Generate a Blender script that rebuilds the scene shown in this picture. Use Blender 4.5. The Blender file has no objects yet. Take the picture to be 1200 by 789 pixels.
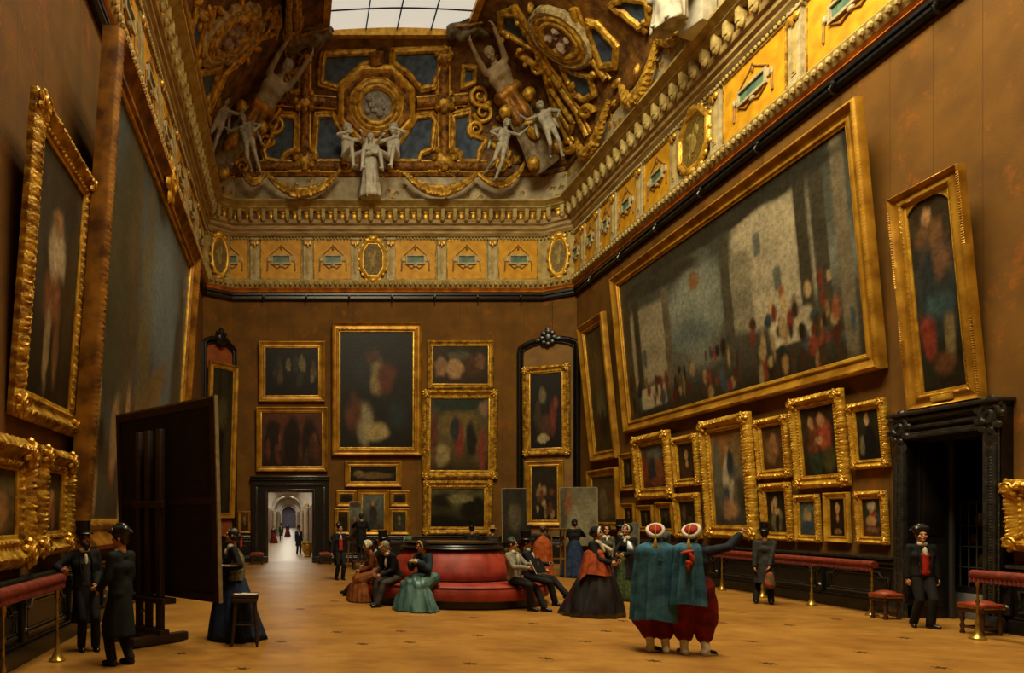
import bpy, bmesh, math, random
import numpy as np
from mathutils import Vector, Matrix, noise
PI = math.pi
SC = bpy.context.scene
COL = SC.collection
RND = random.Random(7)
# ---- measured camera and room ------------------------------------------------
F = 800.0; VX = 340.0; VY = 607.0; H = 1.76
YB = 26.91; XL = -3.35; XR = 11.0; YF = -2.5
S = YB / F
def zy(y, Y): return H + (VY - y) * Y / F
def xx(x, Y): return (x - VX) * Y / F
def zc(y, d=0.0): return zy(y, YB - d)
def fl(x, y, z=0.0):
    Y = F * (H - z) / (y - VY); return (xx(x, Y), Y)
def lin(h):
    h = h.lstrip('#'); o = []
    for i in (0, 2, 4):
        c = int(h[i:i+2], 16) / 255.0
        o.append(c / 12.92 if c <= 0.04045 else ((c + 0.055) / 1.055) ** 2.4)
    return tuple(o)
def L4(h): return lin(h) + (1.0,)

# ---- materials ---------------------------------------------------------------
MATS = {}
def mat(name, c1, c2=None, rough=0.6, metal=0.0, scale=6.0, bump=0.0, bscale=None, spec=0.4, detail=4.0, stretch=(1, 1, 1), lo=0.35, hi=0.65, sheen=0.0, coat=0.0):
    if name in MATS: return MATS[name]
    m = bpy.data.materials.new(name); m.use_nodes = True
    nt = m.node_tree; N = nt.nodes; K = nt.links
    b = N['Principled BSDF']
    b.inputs['Roughness'].default_value = rough; b.inputs['Metallic'].default_value = metal
    b.inputs['Specular IOR Level'].default_value = spec
    if sheen: b.inputs['Sheen Weight'].default_value = sheen
    if coat: b.inputs['Coat Weight'].default_value = coat
    b.inputs['Base Color'].default_value = L4(c1)
    tc = N.new('ShaderNodeTexCoord'); mp = N.new('ShaderNodeMapping'); mp.inputs['Scale'].default_value = stretch
    K.new(tc.outputs['Object'], mp.inputs['Vector'])
    if c2:
        nz = N.new('ShaderNodeTexNoise'); nz.inputs['Scale'].default_value = scale; nz.inputs['Detail'].default_value = detail
        K.new(mp.outputs['Vector'], nz.inputs['Vector'])
        cr = N.new('ShaderNodeValToRGB'); cr.color_ramp.elements[0].position = lo; cr.color_ramp.elements[1].position = hi
        cr.color_ramp.elements[0].color = L4(c1); cr.color_ramp.elements[1].color = L4(c2)
        K.new(nz.outputs['Fac'], cr.inputs['Fac']); K.new(cr.outputs['Color'], b.inputs['Base Color'])
    if bump:
        n2 = N.new('ShaderNodeTexNoise'); n2.inputs['Scale'].default_value = bscale or scale * 3; n2.inputs['Detail'].default_value = 3
        K.new(mp.outputs['Vector'], n2.inputs['Vector'])
        bp = N.new('ShaderNodeBump'); bp.inputs['Strength'].default_value = bump; bp.inputs['Distance'].default_value = 0.05
        K.new(n2.outputs['Fac'], bp.inputs['Height']); K.new(bp.outputs['Normal'], b.inputs['Normal'])
    MATS[name] = m
    return m
def emat(name, c, strength):
    m = bpy.data.materials.new(name); m.use_nodes = True
    b = m.node_tree.nodes['Principled BSDF']; b.inputs['Base Color'].default_value = L4(c)
    b.inputs['Emission Color'].default_value = L4(c); b.inputs['Emission Strength'].default_value = strength
    MATS[name] = m; return m

# ---- geometry: every builder returns (V ndarray, faces list) ------------------
def join(*gs):
    V = []; Fc = []; o = 0
    for v, f in gs:
        v = np.asarray(v, float); V.append(v); Fc += [tuple(i + o for i in q) for q in f]; o += len(v)
    return (np.vstack(V), Fc)
def tr(g, d=(0, 0, 0), M=None, s=None):
    v = np.asarray(g[0], float).copy()
    if s is not None: v = v * np.asarray(s, float)
    if M is not None: v = v @ np.array(M.to_3x3()).T
    return (v + np.asarray(d, float), g[1])
def rot(ax, a): return Matrix.Rotation(a, 3, ax)
def box(x0, x1, y0, y1, z0, z1, bev=0.0):
    if bev <= 0:
        v = [(x0, y0, z0), (x1, y0, z0), (x1, y1, z0), (x0, y1, z0), (x0, y0, z1), (x1, y0, z1), (x1, y1, z1), (x0, y1, z1)]
        return (np.array(v, float), [(0, 3, 2, 1), (4, 5, 6, 7), (0, 1, 5, 4), (1, 2, 6, 5), (2, 3, 7, 6), (3, 0, 4, 7)])
    b = min(bev, (x1 - x0) * .45, (y1 - y0) * .45, (z1 - z0) * .45)
    bm = bmesh.new(); bmesh.ops.create_cube(bm, size=1.0)
    bmesh.ops.scale(bm, vec=(x1 - x0, y1 - y0, z1 - z0), verts=bm.verts)
    bmesh.ops.bevel(bm, geom=bm.edges[:], offset=b, segments=2, affect='EDGES', profile=0.5)
    bm.verts.ensure_lookup_table()
    v = np.array([q.co[:] for q in bm.verts]) + np.array([(x0 + x1) / 2, (y0 + y1) / 2, (z0 + z1) / 2])
    f = [tuple(q.index for q in p.verts) for p in bm.faces]; bm.free()
    return (v, f)
def lathe(prof, n=24, cap=True, fold=None):
    V = []; Fc = []
    for i, (r, z) in enumerate(prof):
        for k in range(n):
            a = 2 * PI * k / n; rr = r
            if fold: rr = r * fold(a, i / (len(prof) - 1))
            V.append((rr * math.cos(a), rr * math.sin(a), z))
    for i in range(len(prof) - 1):
        for k in range(n):
            k2 = (k + 1) % n
            Fc.append((i * n + k, i * n + k2, (i + 1) * n + k2, (i + 1) * n + k))
    if cap:
        Fc.append(tuple(range(n - 1, -1, -1))); Fc.append(tuple((len(prof) - 1) * n + k for k in range(n)))
    return (np.array(V), Fc)
def ball(c, r, n=12, M=None):
    if not hasattr(r, '__len__'): r = (r, r, r)
    V = [(0, 0, -1)]; m = max(n // 2, 4)
    for i in range(1, m):
        t = PI * i / m - PI / 2
        for k in range(n):
            a = 2 * PI * k / n; V.append((math.cos(t) * math.cos(a), math.cos(t) * math.sin(a), math.sin(t)))
    V.append((0, 0, 1)); Fc = []
    for k in range(n): Fc.append((0, 1 + (k + 1) % n, 1 + k))
    for i in range(m - 2):
        for k in range(n):
            k2 = (k + 1) % n; b = 1 + i * n
            Fc.append((b + k, b + k2, b + n + k2, b + n + k))
    b = 1 + (m - 2) * n
    for k in range(n): Fc.append((b + k, b + (k + 1) % n, len(V) - 1))
    v = np.array(V) * np.array(r)
    if M is not None: v = v @ np.array(M.to_3x3()).T
    return (v + np.array(c, float), Fc)
def basis(d):
    d = Vector(d).normalized(); u = Vector((0, 0, 1)) if abs(d.z) < .9 else Vector((1, 0, 0))
    a = d.cross(u).normalized(); return a, d.cross(a).normalized(), d
def tube(pts, r, n=8, closed=False, flat=None):
    P = [Vector(p) for p in pts]; m = len(P)
    if not hasattr(r, '__len__'): r = [r] * m
    V = []; Fc = []; ref = None
    for i in range(m):
        if closed: d = P[(i + 1) % m] - P[i - 1]
        else: d = P[min(i + 1, m - 1)] - P[max(i - 1, 0)]
        if d.length < 1e-9: d = Vector((0, 0, 1))
        d.normalize()
        if ref is None: ref, _, _ = basis(d)
        a = (ref - d * ref.dot(d))
        if a.length < 1e-6: a = basis(d)[0]
        a.normalize(); ref = a; b = d.cross(a)
        for k in range(n):
            t = 2 * PI * k / n
            V.append(P[i] + a * (math.cos(t) * r[i]) + b * (math.sin(t) * r[i] * (flat or 1)))
    for i in range(m if closed else m - 1):
        j = (i + 1) % m
        for k in range(n):
            k2 = (k + 1) % n; Fc.append((i * n + k, i * n + k2, j * n + k2, j * n + k))
    if not closed:
        Fc.append(tuple(range(n - 1, -1, -1))); Fc.append(tuple((m - 1) * n + k for k in range(n)))
    return (np.array([v[:] for v in V]), Fc)
def rcone(a, b, ra, rb, n=12):
    """tapered limb with round ends"""
    a = Vector(a); b = Vector(b); d = b - a; L = max(d.length, 1e-5); u, w, d = basis(d)
    st = []
    for i in range(1, 4): t = -PI / 2 + PI / 2 * i / 4; st.append((ra * math.sin(t), ra * math.cos(t)))
    st += [(0, ra), (L, rb)]
    for i in range(1, 4): t = PI / 2 * i / 4; st.append((L + rb * math.sin(t), rb * math.cos(t)))
    V = [a - d * ra]; Fc = []
    for h, r in st:
        for k in range(n):
            t = 2 * PI * k / n; V.append(a + d * h + u * (math.cos(t) * r) + w * (math.sin(t) * r))
    V.append(b + d * rb); m = len(st)
    for k in range(n): Fc.append((0, 1 + (k + 1) % n, 1 + k))
    for i in range(m - 1):
        for k in range(n):
            k2 = (k + 1) % n; o = 1 + i * n; Fc.append((o + k, o + k2, o + n + k2, o + n + k))
    o = 1 + (m - 1) * n
    for k in range(n): Fc.append((o + k, o + (k + 1) % n, len(V) - 1))
    return (np.array([v[:] for v in V]), Fc)
def prism(poly, z0, z1):
    n = len(poly); V = [(x, y, z0) for x, y in poly] + [(x, y, z1) for x, y in poly]
    Fc = [tuple(range(n - 1, -1, -1)), tuple(range(n, 2 * n))] + [(i, (i + 1) % n, n + (i + 1) % n, n + i) for i in range(n)]
    return (np.array(V, float), Fc)
def slabz(poly, w0, w1):
    """polygon in x,z extruded along y"""
    v, f = prism(poly, w0, w1); return (v[:, [0, 2, 1]], [tuple(reversed(q)) for q in f])

def mk(name, g, m, parent=None, smooth=40, loc=None, M=None):
    me = bpy.data.meshes.new(name); me.from_pydata([tuple(p) for p in g[0]], [], g[1])
    bm = bmesh.new(); bm.from_mesh(me); bmesh.ops.recalc_face_normals(bm, faces=bm.faces[:]); bm.to_mesh(me); bm.free()
    me.materials.append(m)
    if smooth:
        me.polygons.foreach_set('use_smooth', [True] * len(me.polygons))
        if smooth < 180: me.set_sharp_from_angle(angle=math.radians(smooth))
    o = bpy.data.objects.new(name, me); COL.objects.link(o)
    if parent is not None: o.parent = parent
    if M is not None: o.matrix_basis = M
    elif loc is not None: o.location = loc
    return o
def remesh(name, g, m, vox, parent=None, smooth=2, loc=None, disp=None):
    """fuse overlapping closed shapes into one continuous skin"""
    me = bpy.data.meshes.new('t'); me.from_pydata([tuple(p) for p in g[0]], [], g[1])
    t = bpy.data.objects.new('t', me); COL.objects.link(t)
    r = t.modifiers.new('r', 'REMESH'); r.mode = 'VOXEL'; r.voxel_size = vox; r.use_smooth_shade = True
    if smooth:
        q = t.modifiers.new('s', 'SMOOTH'); q.iterations = smooth; q.factor = 0.5
    dg = bpy.context.evaluated_depsgraph_get()
    me2 = bpy.data.meshes.new_from_object(t.evaluated_get(dg)); me2.name = name
    bpy.data.objects.remove(t); bpy.data.meshes.remove(me)
    me2.materials.clear(); me2.materials.append(m)
    if disp:
        n = len(me2.vertices); co = np.empty(n * 3); me2.vertices.foreach_get('co', co); co = co.reshape(-1, 3)
        nr = np.empty(n * 3); me2.vertices.foreach_get('normal', nr); nr = nr.reshape(-1, 3)
        co = co + nr * disp(co)[:, None]; me2.vertices.foreach_set('co', co.ravel()); me2.update()
    me2.polygons.foreach_set('use_smooth', [True] * len(me2.polygons))
    o = bpy.data.objects.new(name, me2); COL.objects.link(o)
    if parent is not None: o.parent = parent
    if loc is not None: o.location = loc
    return o
def thing(name, label, cat, loc=(0, 0, 0), rz=0.0, group=None, M=None):
    o = bpy.data.objects.new(name, None); o.empty_display_size = .2; COL.objects.link(o)
    if M is not None: o.matrix_basis = M
    else: o.location = loc; o.rotation_euler = (0, 0, rz)
    return tag(o, label, cat, group)
def tag(o, label, cat, group=None):
    o['label'] = label; o['category'] = cat
    if group: o['group'] = group
    return o
def struct(o):
    o['kind'] = 'structure'; return o
def copy_tree(o, parent=None):
    c = o.copy(); COL.objects.link(c)
    if parent is not None: c.parent = parent
    for ch in list(KIDS.get(o.name, ())): copy_tree(ch, c)
    return c
KIDS = {}
def index_kids():
    KIDS.clear()
    for o in bpy.data.objects:
        if o.parent: KIDS.setdefault(o.parent.name, []).append(o)

# ---- palette -----------------------------------------------------------------
GOLD = mat('gilt', '#7a5210', '#cfa034', rough=.42, metal=.45, scale=6, bump=.3, bscale=30)
GOLDS = mat('smooth_gilt', '#8a5c12', '#bd8a28', rough=.4, metal=.45, scale=2.5, bump=.08, bscale=20)
GOLDB = mat('bright_gilt', '#a8741a', '#dcae3c', rough=.36, metal=.45, scale=5, bump=.25, bscale=25)
GOLDD = mat('mottled_gilt', '#3f2407', '#a06a1c', rough=.5, metal=.35, scale=5, bump=.8, bscale=16)  # gold mottled with dark brown for a carved look
BLACKW = mat('ebonised_wood', '#0a0908', '#16130f', rough=.32, scale=8, bump=.1, bscale=30, spec=.5)
WALLM = mat('brown_wall_cloth', '#5a3a0a', '#6b460e', rough=.8, scale=1.5, bump=.15, bscale=40, spec=.25)
CREAM = mat('cream_stucco', '#8d763c', '#b29a5c', rough=.7, scale=4, bump=.3, bscale=14)
STONE = mat('stone_stucco', '#9a9080', '#bdb4a2', rough=.65, scale=6, bump=.15, bscale=20)
YELLOW = mat('yellow_panel', '#b57c0a', '#d29b14', rough=.6, scale=3, bump=.1, bscale=20)
BLUE = mat('blue_grey_panel', '#28323f', '#43546a', rough=.7, scale=4, bump=.35, bscale=12)
PINKB = mat('pinkish_moulding', '#7d6134', '#a98e58', rough=.6, scale=2, stretch=(1, 1, 6))
ORANGEM = mat('orange_gilt_moulding', '#80420c', '#b56b1a', rough=.5, metal=.2, scale=3)
# ---- room shell ---------------------------------------------------------------
CH = [(XL, YF), (XL, 26.2), (XL + 1.05, YB), (XR - 1.05, YB), (XR, 26.2), (XR, YF)]
def mitre(pts, d):
    out = []
    for i, p in enumerate(pts):
        p = Vector(p); ns = []
        if i > 0: e = (p - Vector(pts[i - 1])).normalized(); ns.append(Vector((e.y, -e.x)))
        if i < len(pts) - 1: e = (Vector(pts[i + 1]) - p).normalized(); ns.append(Vector((e.y, -e.x)))
        if len(ns) == 2:
            b = (ns[0] + ns[1]).normalized(); b = b / max(b.dot(ns[0]), .2)
        else: b = ns[0]
        out.append(p + b * d)
    return out
def sweep(prof, pts=CH):
    n = len(prof); V = []; Fc = []
    cols = [mitre(pts, d) for d, z in prof]
    for i in range(len(pts)):
        for k, (d, z) in enumerate(prof): V.append((cols[k][i].x, cols[k][i].y, z))
    for i in range(len(pts) - 1):
        for k in range(n):
            k2 = (k + 1) % n; Fc.append((i * n + k, i * n + k2, (i + 1) * n + k2, (i + 1) * n + k))
    Fc.append(tuple(range(n))); Fc.append(tuple((len(pts) - 1) * n + k for k in range(n)))
    return (np.array(V), Fc)
def seg_M(a, b, off=0.0, z=0.0, u=0.0):
    """wall frame: local x along the wall, y = up, z = into the room"""
    a = Vector((a[0], a[1], 0)); b = Vector((b[0], b[1], 0)); T = (b - a).normalized(); Nn = Vector((T.y, -T.x, 0)); Z = Vector((0, 0, 1))
    o = a + T * u + Nn * off + Z * z
    return Matrix(((T.x, Z.x, Nn.x, o.x), (T.y, Z.y, Nn.y, o.y), (T.z, Z.z, Nn.z, o.z), (0, 0, 0, 1)))
def wbox(u0, u1, v0, v1, w0, w1, bev=0.0): return box(u0, u1, v0, v1, w0, w1, bev)

ZT = 15.5
DW = (-0.875, 0.875, 2.77)                    # back doorway opening
RD = (10.65, 11.96, 3.1)                       # right doorway opening (Y0, Y1, z)
t = .5
struct(mk('wall_left', join(box(XL - t, XL, YF, 26.2, 0, ZT), prism([(XL, 26.2), (XL + 1.05, YB), (XL - t, YB), (XL - t, 26.2)], 0, ZT)), WALLM, smooth=0))
struct(mk('wall_right', join(box(XR, XR + t, YF, RD[0], 0, ZT), box(XR, XR + t, RD[1], 26.2, 0, ZT), box(XR, XR + t, RD[0], RD[1], RD[2], ZT),
    prism([(XR, 26.2), (XR + t, 26.2), (XR + t, YB), (XR - 1.05, YB)], 0, ZT)), WALLM, smooth=0))
struct(mk('wall_back', join(box(XL - t, DW[0], YB, YB + .5, 0, ZT), box(DW[1], XR + t, YB, YB + .5, 0, ZT), box(DW[0], DW[1], YB, YB + .5, DW[2], ZT)), WALLM, smooth=0))
struct(mk('wall_front', box(XL - t, XR + t, YF - .3, YF, 0, ZT), WALLM, smooth=0))

# cloth seams and worn orange flecks on the wall cloth
def wall_material():
    m = MATS['brown_wall_cloth']; nt = m.node_tree; N = nt.nodes; K = nt.links; b = N['Principled BSDF']
    old = b.inputs['Base Color'].links[0].from_socket
    tc = N.new('ShaderNodeTexCoord')
    nz = N.new('ShaderNodeTexNoise'); nz.inputs['Scale'].default_value = 1.6; nz.inputs['Detail'].default_value = 6; nz.inputs['Roughness'].default_value = .72
    K.new(tc.outputs['Object'], nz.inputs['Vector'])
    cr = N.new('ShaderNodeValToRGB'); cr.color_ramp.elements[0].position = .56; cr.color_ramp.elements[1].position = .72
    mx = N.new('ShaderNodeMix'); mx.data_type = 'RGBA'
    K.new(nz.outputs['Fac'], cr.inputs['Fac']); K.new(cr.outputs['Color'], mx.inputs[0]); K.new(old, mx.inputs[6]); mx.inputs[7].default_value = L4('#8a4a0a')
    sp = N.new('ShaderNodeSeparateXYZ'); K.new(tc.outputs['Object'], sp.inputs[0])
    ad = N.new('ShaderNodeMath'); ad.operation = 'ADD'; K.new(sp.outputs[0], ad.inputs[0]); K.new(sp.outputs[1], ad.inputs[1])
    fr = N.new('ShaderNodeMath'); fr.operation = 'PINGPONG'; fr.inputs[1].default_value = .42; K.new(ad.outputs[0], fr.inputs[0])
    lt = N.new('ShaderNodeMath'); lt.operation = 'LESS_THAN'; lt.inputs[1].default_value = .006; K.new(fr.outputs[0], lt.inputs[0])
    sc = N.new('ShaderNodeMath'); sc.operation = 'MULTIPLY'; sc.inputs[1].default_value = .55; K.new(lt.outputs[0], sc.inputs[0])
    m2 = N.new('ShaderNodeMix'); m2.data_type = 'RGBA'; K.new(sc.outputs[0], m2.inputs[0]); K.new(mx.outputs[2], m2.inputs[6]); m2.inputs[7].default_value = L4('#2c1d08')
    K.new(m2.outputs[2], b.inputs['Base Color'])
wall_material()

# ---- floor --------------------------------------------------------------------
def floor_material():
    m = bpy.data.materials.new('oak_parquet'); m.use_nodes = True; nt = m.node_tree; N = nt.nodes; K = nt.links; b = N['Principled BSDF']
    b.inputs['Roughness'].default_value = .45; b.inputs['Specular IOR Level'].default_value = .3
    tc = N.new('ShaderNodeTexCoord')
    mp = N.new('ShaderNodeMapping'); mp.inputs['Rotation'].default_value = (0, 0, PI / 4); K.new(tc.outputs['Object'], mp.inputs['Vector'])
    br = N.new('ShaderNodeTexBrick'); br.inputs['Scale'].default_value = 1.1; br.inputs['Mortar Size'].default_value = .006; br.inputs['Brick Width'].default_value = 1.0; br.inputs['Row Height'].default_value = .14
    br.inputs['Color1'].default_value = L4('#96672a'); br.inputs['Color2'].default_value = L4('#8a5c22'); br.inputs['Mortar'].default_value = L4('#8c5f22')
    K.new(mp.outputs['Vector'], br.inputs['Vector'])
    n1 = N.new('ShaderNodeTexNoise'); n1.inputs['Scale'].default_value = .9; n1.inputs['Detail'].default_value = 7; n1.inputs['Roughness'].default_value = .65
    K.new(tc.outputs['Object'], n1.inputs['Vector'])
    c1 = N.new('ShaderNodeValToRGB'); c1.color_ramp.elements[0].position = .35; c1.color_ramp.elements[1].position = .7
    c1.color_ramp.elements[0].color = L4('#774c16'); c1.color_ramp.elements[1].color = L4('#b5843c')
    K.new(n1.outputs['Fac'], c1.inputs['Fac'])
    mx = N.new('ShaderNodeMix'); mx.data_type = 'RGBA'; mx.inputs[0].default_value = .6
    K.new(br.outputs['Color'], mx.inputs[6]); K.new(c1.outputs['Color'], mx.inputs[7])
    m3 = N.new('ShaderNodeMapping'); m3.inputs['Scale'].default_value = (.7, 2.6, 1); K.new(tc.outputs['Object'], m3.inputs['Vector'])
    n3 = N.new('ShaderNodeTexNoise'); n3.inputs['Scale'].default_value = 1.5; n3.inputs['Detail'].default_value = 9; n3.inputs['Roughness'].default_value = .75; K.new(m3.outputs['Vector'], n3.inputs['Vector'])
    c3 = N.new('ShaderNodeValToRGB'); c3.color_ramp.elements[0].position = .5; c3.color_ramp.elements[1].position = .68; K.new(n3.outputs['Fac'], c3.inputs['Fac'])
    s3 = N.new('ShaderNodeMath'); s3.operation = 'MULTIPLY'; s3.inputs[1].default_value = .5; K.new(c3.outputs['Color'], s3.inputs[0])
    x3 = N.new('ShaderNodeMix'); x3.data_type = 'RGBA'; K.new(s3.outputs[0], x3.inputs[0]); K.new(mx.outputs[2], x3.inputs[6]); x3.inputs[7].default_value = L4('#5a3a12'); K.new(x3.outputs[2], b.inputs['Base Color'])
    return m
FLOORM = floor_material()
floor = struct(mk('floor', box(XL - .5, XR + .5, YF - .3, YB + .5, -.2, 0), FLOORM, smooth=0))
def star(x, y, r):
    p = []
    for k in range(12):
        a = PI * k / 6 + .2; rr = r if k % 2 == 0 else r * .32
        p.append((x + rr * math.cos(a), y + rr * math.sin(a)))
    return prism(p, 0.0005, .003)
STARS = [(480, 753), (126, 781), (213, 766), (284, 784), (1103, 783), (766, 775), (550, 778), (425, 755), (845, 730), (686, 752), (710, 740), (625, 731), (556, 724),
    (470, 740), (392, 705), (352, 714), (868, 718), (925, 733), (560, 745), (730, 728), (1060, 748), (980, 726), (880, 752), (1010, 765), (395, 741), (330, 752), (640, 772), (900, 778)]
sg = []
for sx, sy in STARS:
    X, Y = fl(sx, sy); sg.append(star(X, Y, .10))
mk('inlaid_star', join(*sg), mat('dark_inlay', '#3f2508', rough=.5), floor, smooth=0)['kind'] = 'stuff'

# ---- mouldings round the room ----------------------------------------------------
def band(name, prof, m): return struct(mk(name, sweep(prof), m, smooth=30))
z = zc
rail = band('trim_1', [(0, z(353)), (.10, z(353)), (.15, z(351)), (.15, z(349.5)), (.10, z(349)), (.10, z(348)), (.16, z(347.5)), (.16, z(345.5)), (.1, z(345)), (0, z(345))], BLACKW)
band('trim_2', [(0, z(345)), (.10, z(345)), (.16, z(343.5)), (.12, z(342)), (.17, z(340)), (.12, z(339)), (0, z(339))], ORANGEM)
band('trim_3', [(0, z(339)), (.14, z(339)), (.22, z(335.5)), (.26, z(332)), (.16, z(329)), (0, z(329))], CREAM)
frieze = band('trim_4', [(0, z(329)), (.06, z(329)), (.06, z(279)), (0, z(279))], CREAM)
band('trim_5', [(0, z(279)), (.14, z(279)), (.22, z(276)), (.22, z(274)), (.3, z(272)), (.3, z(268.5)), (.38, z(267)), (.4, z(262.5)), (0, z(262.5))], PINKB)
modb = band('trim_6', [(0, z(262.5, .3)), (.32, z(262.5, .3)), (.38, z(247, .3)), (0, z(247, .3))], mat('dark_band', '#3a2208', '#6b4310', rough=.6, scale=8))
band('trim_7', [(0, z(247, .5)), (.5, z(247, .5)), (.56, z(245.5, .5)), (.62, z(243, .6)), (.6, z(242, .6)), (.68, z(240, .6)), (.8, z(236.5, .7)), (.8, z(234.5, .7)), (0, z(234.5, .7))], CREAM)
attic = band('trim_8', [(0, z(234.5, .7)), (.42, z(234.5, .7)), (.48, z(206, .5)), (0, z(206, .5))], mat('attic_stucco', '#8f8060', '#b8aa88', rough=.7, scale=3, bump=.3, bscale=9))
band('trim_9', [(0, z(207, .5)), (.56, z(207, .5)), (.62, z(204, .5)), (.56, z(202, .5)), (0, z(202, .5))], GOLDD)

hk = []
for i, us in ((2, [1.2 + 1.68 * k for k in range(7)]), (4, [1.5 + 2.2 * k for k in range(8)]), (0, [13.5 + 2.4 * k for k in range(6)])):
    c_ = mitre(CH, .16); M_ = seg_M(c_[i], c_[i + 1], 0, zc(350, .1))
    for u in us: hk.append(tr(join(ball((u, .05, .03), (.05, .07, .05), 8), tube([(u, .02, .04), (u, -.06, .10), (u, -.14, .06), (u, -.16, -.02)], .025, 6)), M_.translation, M_))
mk('rail_hook', join(*hk), BLACKW, rail)['kind'] = 'stuff'
SEGS = [(CH[i], CH[i + 1]) for i in range(5)]
def seglen(i, d=0.0):
    c = mitre(CH, d); return (c[i + 1] - c[i]).length
def segM(i, d=0.0, zz=0.0, u=0.0):
    c = mitre(CH, d); return seg_M(c[i], c[i + 1], 0, zz, u)
# carved leaves and blocks of the modillion band: surface pattern, one mesh
g1 = []; g2 = []
z0 = z(262, .3); z1 = z(247.5, .3); hh = z1 - z0
for i in range(5):
    Ls = seglen(i, .35); n = max(1, int(Ls / .46)); M = segM(i, .35)
    for k in range(n):
        u = (k + .5) * Ls / n
        if i in (0, 4):
            yy = (M @ Vector((u, 0, 0))).y
            if yy < 6: continue
        q = join(box(-.08, .08, z0 + hh * .25, z1, 0, .22, .03), ball((0, z0 + hh * .28, .1), (.1, .14, .1), 8))
        g1.append(tr((q[0] + np.array([u, 0, 0]), q[1]), M.translation, M))
        q = join(ball((u + .29 * Ls / n / .46, z0 + hh * .5, .02), (.1, .2, .07), 8), ball((u + .29 * Ls / n / .46, z0 + hh * .82, .04), (.16, .07, .07), 8))
        g2.append(tr(q, M.translation, M))
mk('modillion_moulding', join(*g1), CREAM, modb); mk('leaf_moulding', join(*g2), GOLDB, modb)
# egg moulding under the frieze and at its top
g = []
for i in range(5):
    for (dd, zz_, rr) in ((.24, z(333, .2), .075), (.16, z(280, .1), .05)):
        Ls = seglen(i, dd); st = rr * 2.6; n = int(Ls / st); M = segM(i, dd)
        for k in range(n):
            u = (k + .5) * Ls / n
            if i in (0, 4) and (M @ Vector((u, 0, 0))).y < 8: continue
            g.append(tr(ball((u, zz_, 0), (rr * .8, rr * 1.1, rr * .8), 6), M.translation, M))
mk('egg_moulding', join(*g), CREAM, frieze)

# ---- frieze: panels, tablets, pilasters, cartouches -------------------------------
ZF0, ZF1 = z(327, .06), z(283, .06)
TEAL = mat('green_tablet', '#3c5a4c', '#5f7a62', rough=.5, scale=9)
PALE = mat('pale_stucco', '#8a7a55', '#b7a57a', rough=.6, scale=6)
def panel(i, u, w):
    M = segM(i, .06, (ZF0 + ZF1) / 2, u); h = ZF1 - ZF0
    p = mk('panel', join(wbox(-w / 2, w / 2, -h / 2, h / 2, 0, .03)), YELLOW, frieze, smooth=0, M=M)
    b = .035
    mk('panel_border', join(*[wbox(*q, .0, .06, .012) for q in ((-w / 2 - b, w / 2 + b, h / 2, h / 2 + b), (-w / 2 - b, w / 2 + b, -h / 2 - b, -h / 2), (-w / 2 - b, -w / 2, -h / 2, h / 2), (w / 2, w / 2 + b, -h / 2, h / 2))]), GOLD, p)
    a, c = w * .21, h * .085
    fr = join(wbox(-a - .06, a + .06, -c - .06, -c, .02, .1), wbox(-a - .06, a + .06, c, c + .06, .02, .1), wbox(-a - .06, -a, -c, c, .02, .1), wbox(a, a + .06, -c, c, .02, .1),
        wbox(-a - .16, -a - .06, -c * .6, c * .6, .02, .08, .02), wbox(a + .06, a + .16, -c * .6, c * .6, .02, .08, .02), ball((-a - .19, 0, .05), (.06, .1, .05), 8), ball((a + .19, 0, .05), (.06, .1, .05), 8), ball((0, -c - .1, .05), (.1, .08, .05), 8))
    tb = mk('tablet', fr, PALE, p, smooth=30)
    mk('plaque', wbox(-a, a, -c, c, .025, .05), TEAL, tb, smooth=0)
    rib = join(tube([(-a - .1, c + .05, .05), (-.05, h * .34, .05), (0, h * .40, .05), (.05, h * .34, .05), (a + .1, c + .05, .05)], .018, 6), ball((0, h * .3, .05), (.05, .08, .04), 8),
        tube([(-a - .2, -.02, .05), (-a - .22, -h * .3, .05)], [.02, .03], 6), tube([(a + .2, -.02, .05), (a + .22, -h * .3, .05)], [.02, .03], 6),
        tube([(-a, -c - .08, .05), (-a * .5, -c - .22, .05), (0, -c - .12, .05), (a * .5, -c - .22, .05), (a, -c - .08, .05)], .025, 6))
    mk('ribbon', rib, mat('ochre_ribbon', '#6d4410', '#8f6420', rough=.6), p)
def pilaster(i, u, w=.34):
    M = segM(i, .06, (ZF0 + ZF1) / 2, u); h = ZF1 - ZF0 + .2
    p = mk('pilaster', join(wbox(-w / 2, w / 2, -h / 2, h / 2, 0, .09), wbox(-w / 2 - .03, w / 2 + .03, -h / 2, -h / 2 + .1, 0, .13, .02), wbox(-w / 2 - .03, w / 2 + .03, h / 2 - .08, h / 2, 0, .13, .02)), PALE, frieze, smooth=30, M=M)
    mk('fillet', join(wbox(-w * .2, w * .2, -h * .36, h * .24, .09, .105), wbox(-w * .1, w * .1, -h * .32, h * .20, .1, .125)), CREAM, p, smooth=0)
    mk('scroll_moulding', join(ball((-w * .25, h * .37, .12), (.08, .1, .06), 8), ball((w * .25, h * .37, .12), (.08, .1, .06), 8), ball((0, h * .34, .13), (.05, .12, .05), 8)), GOLDB, p)
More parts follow.
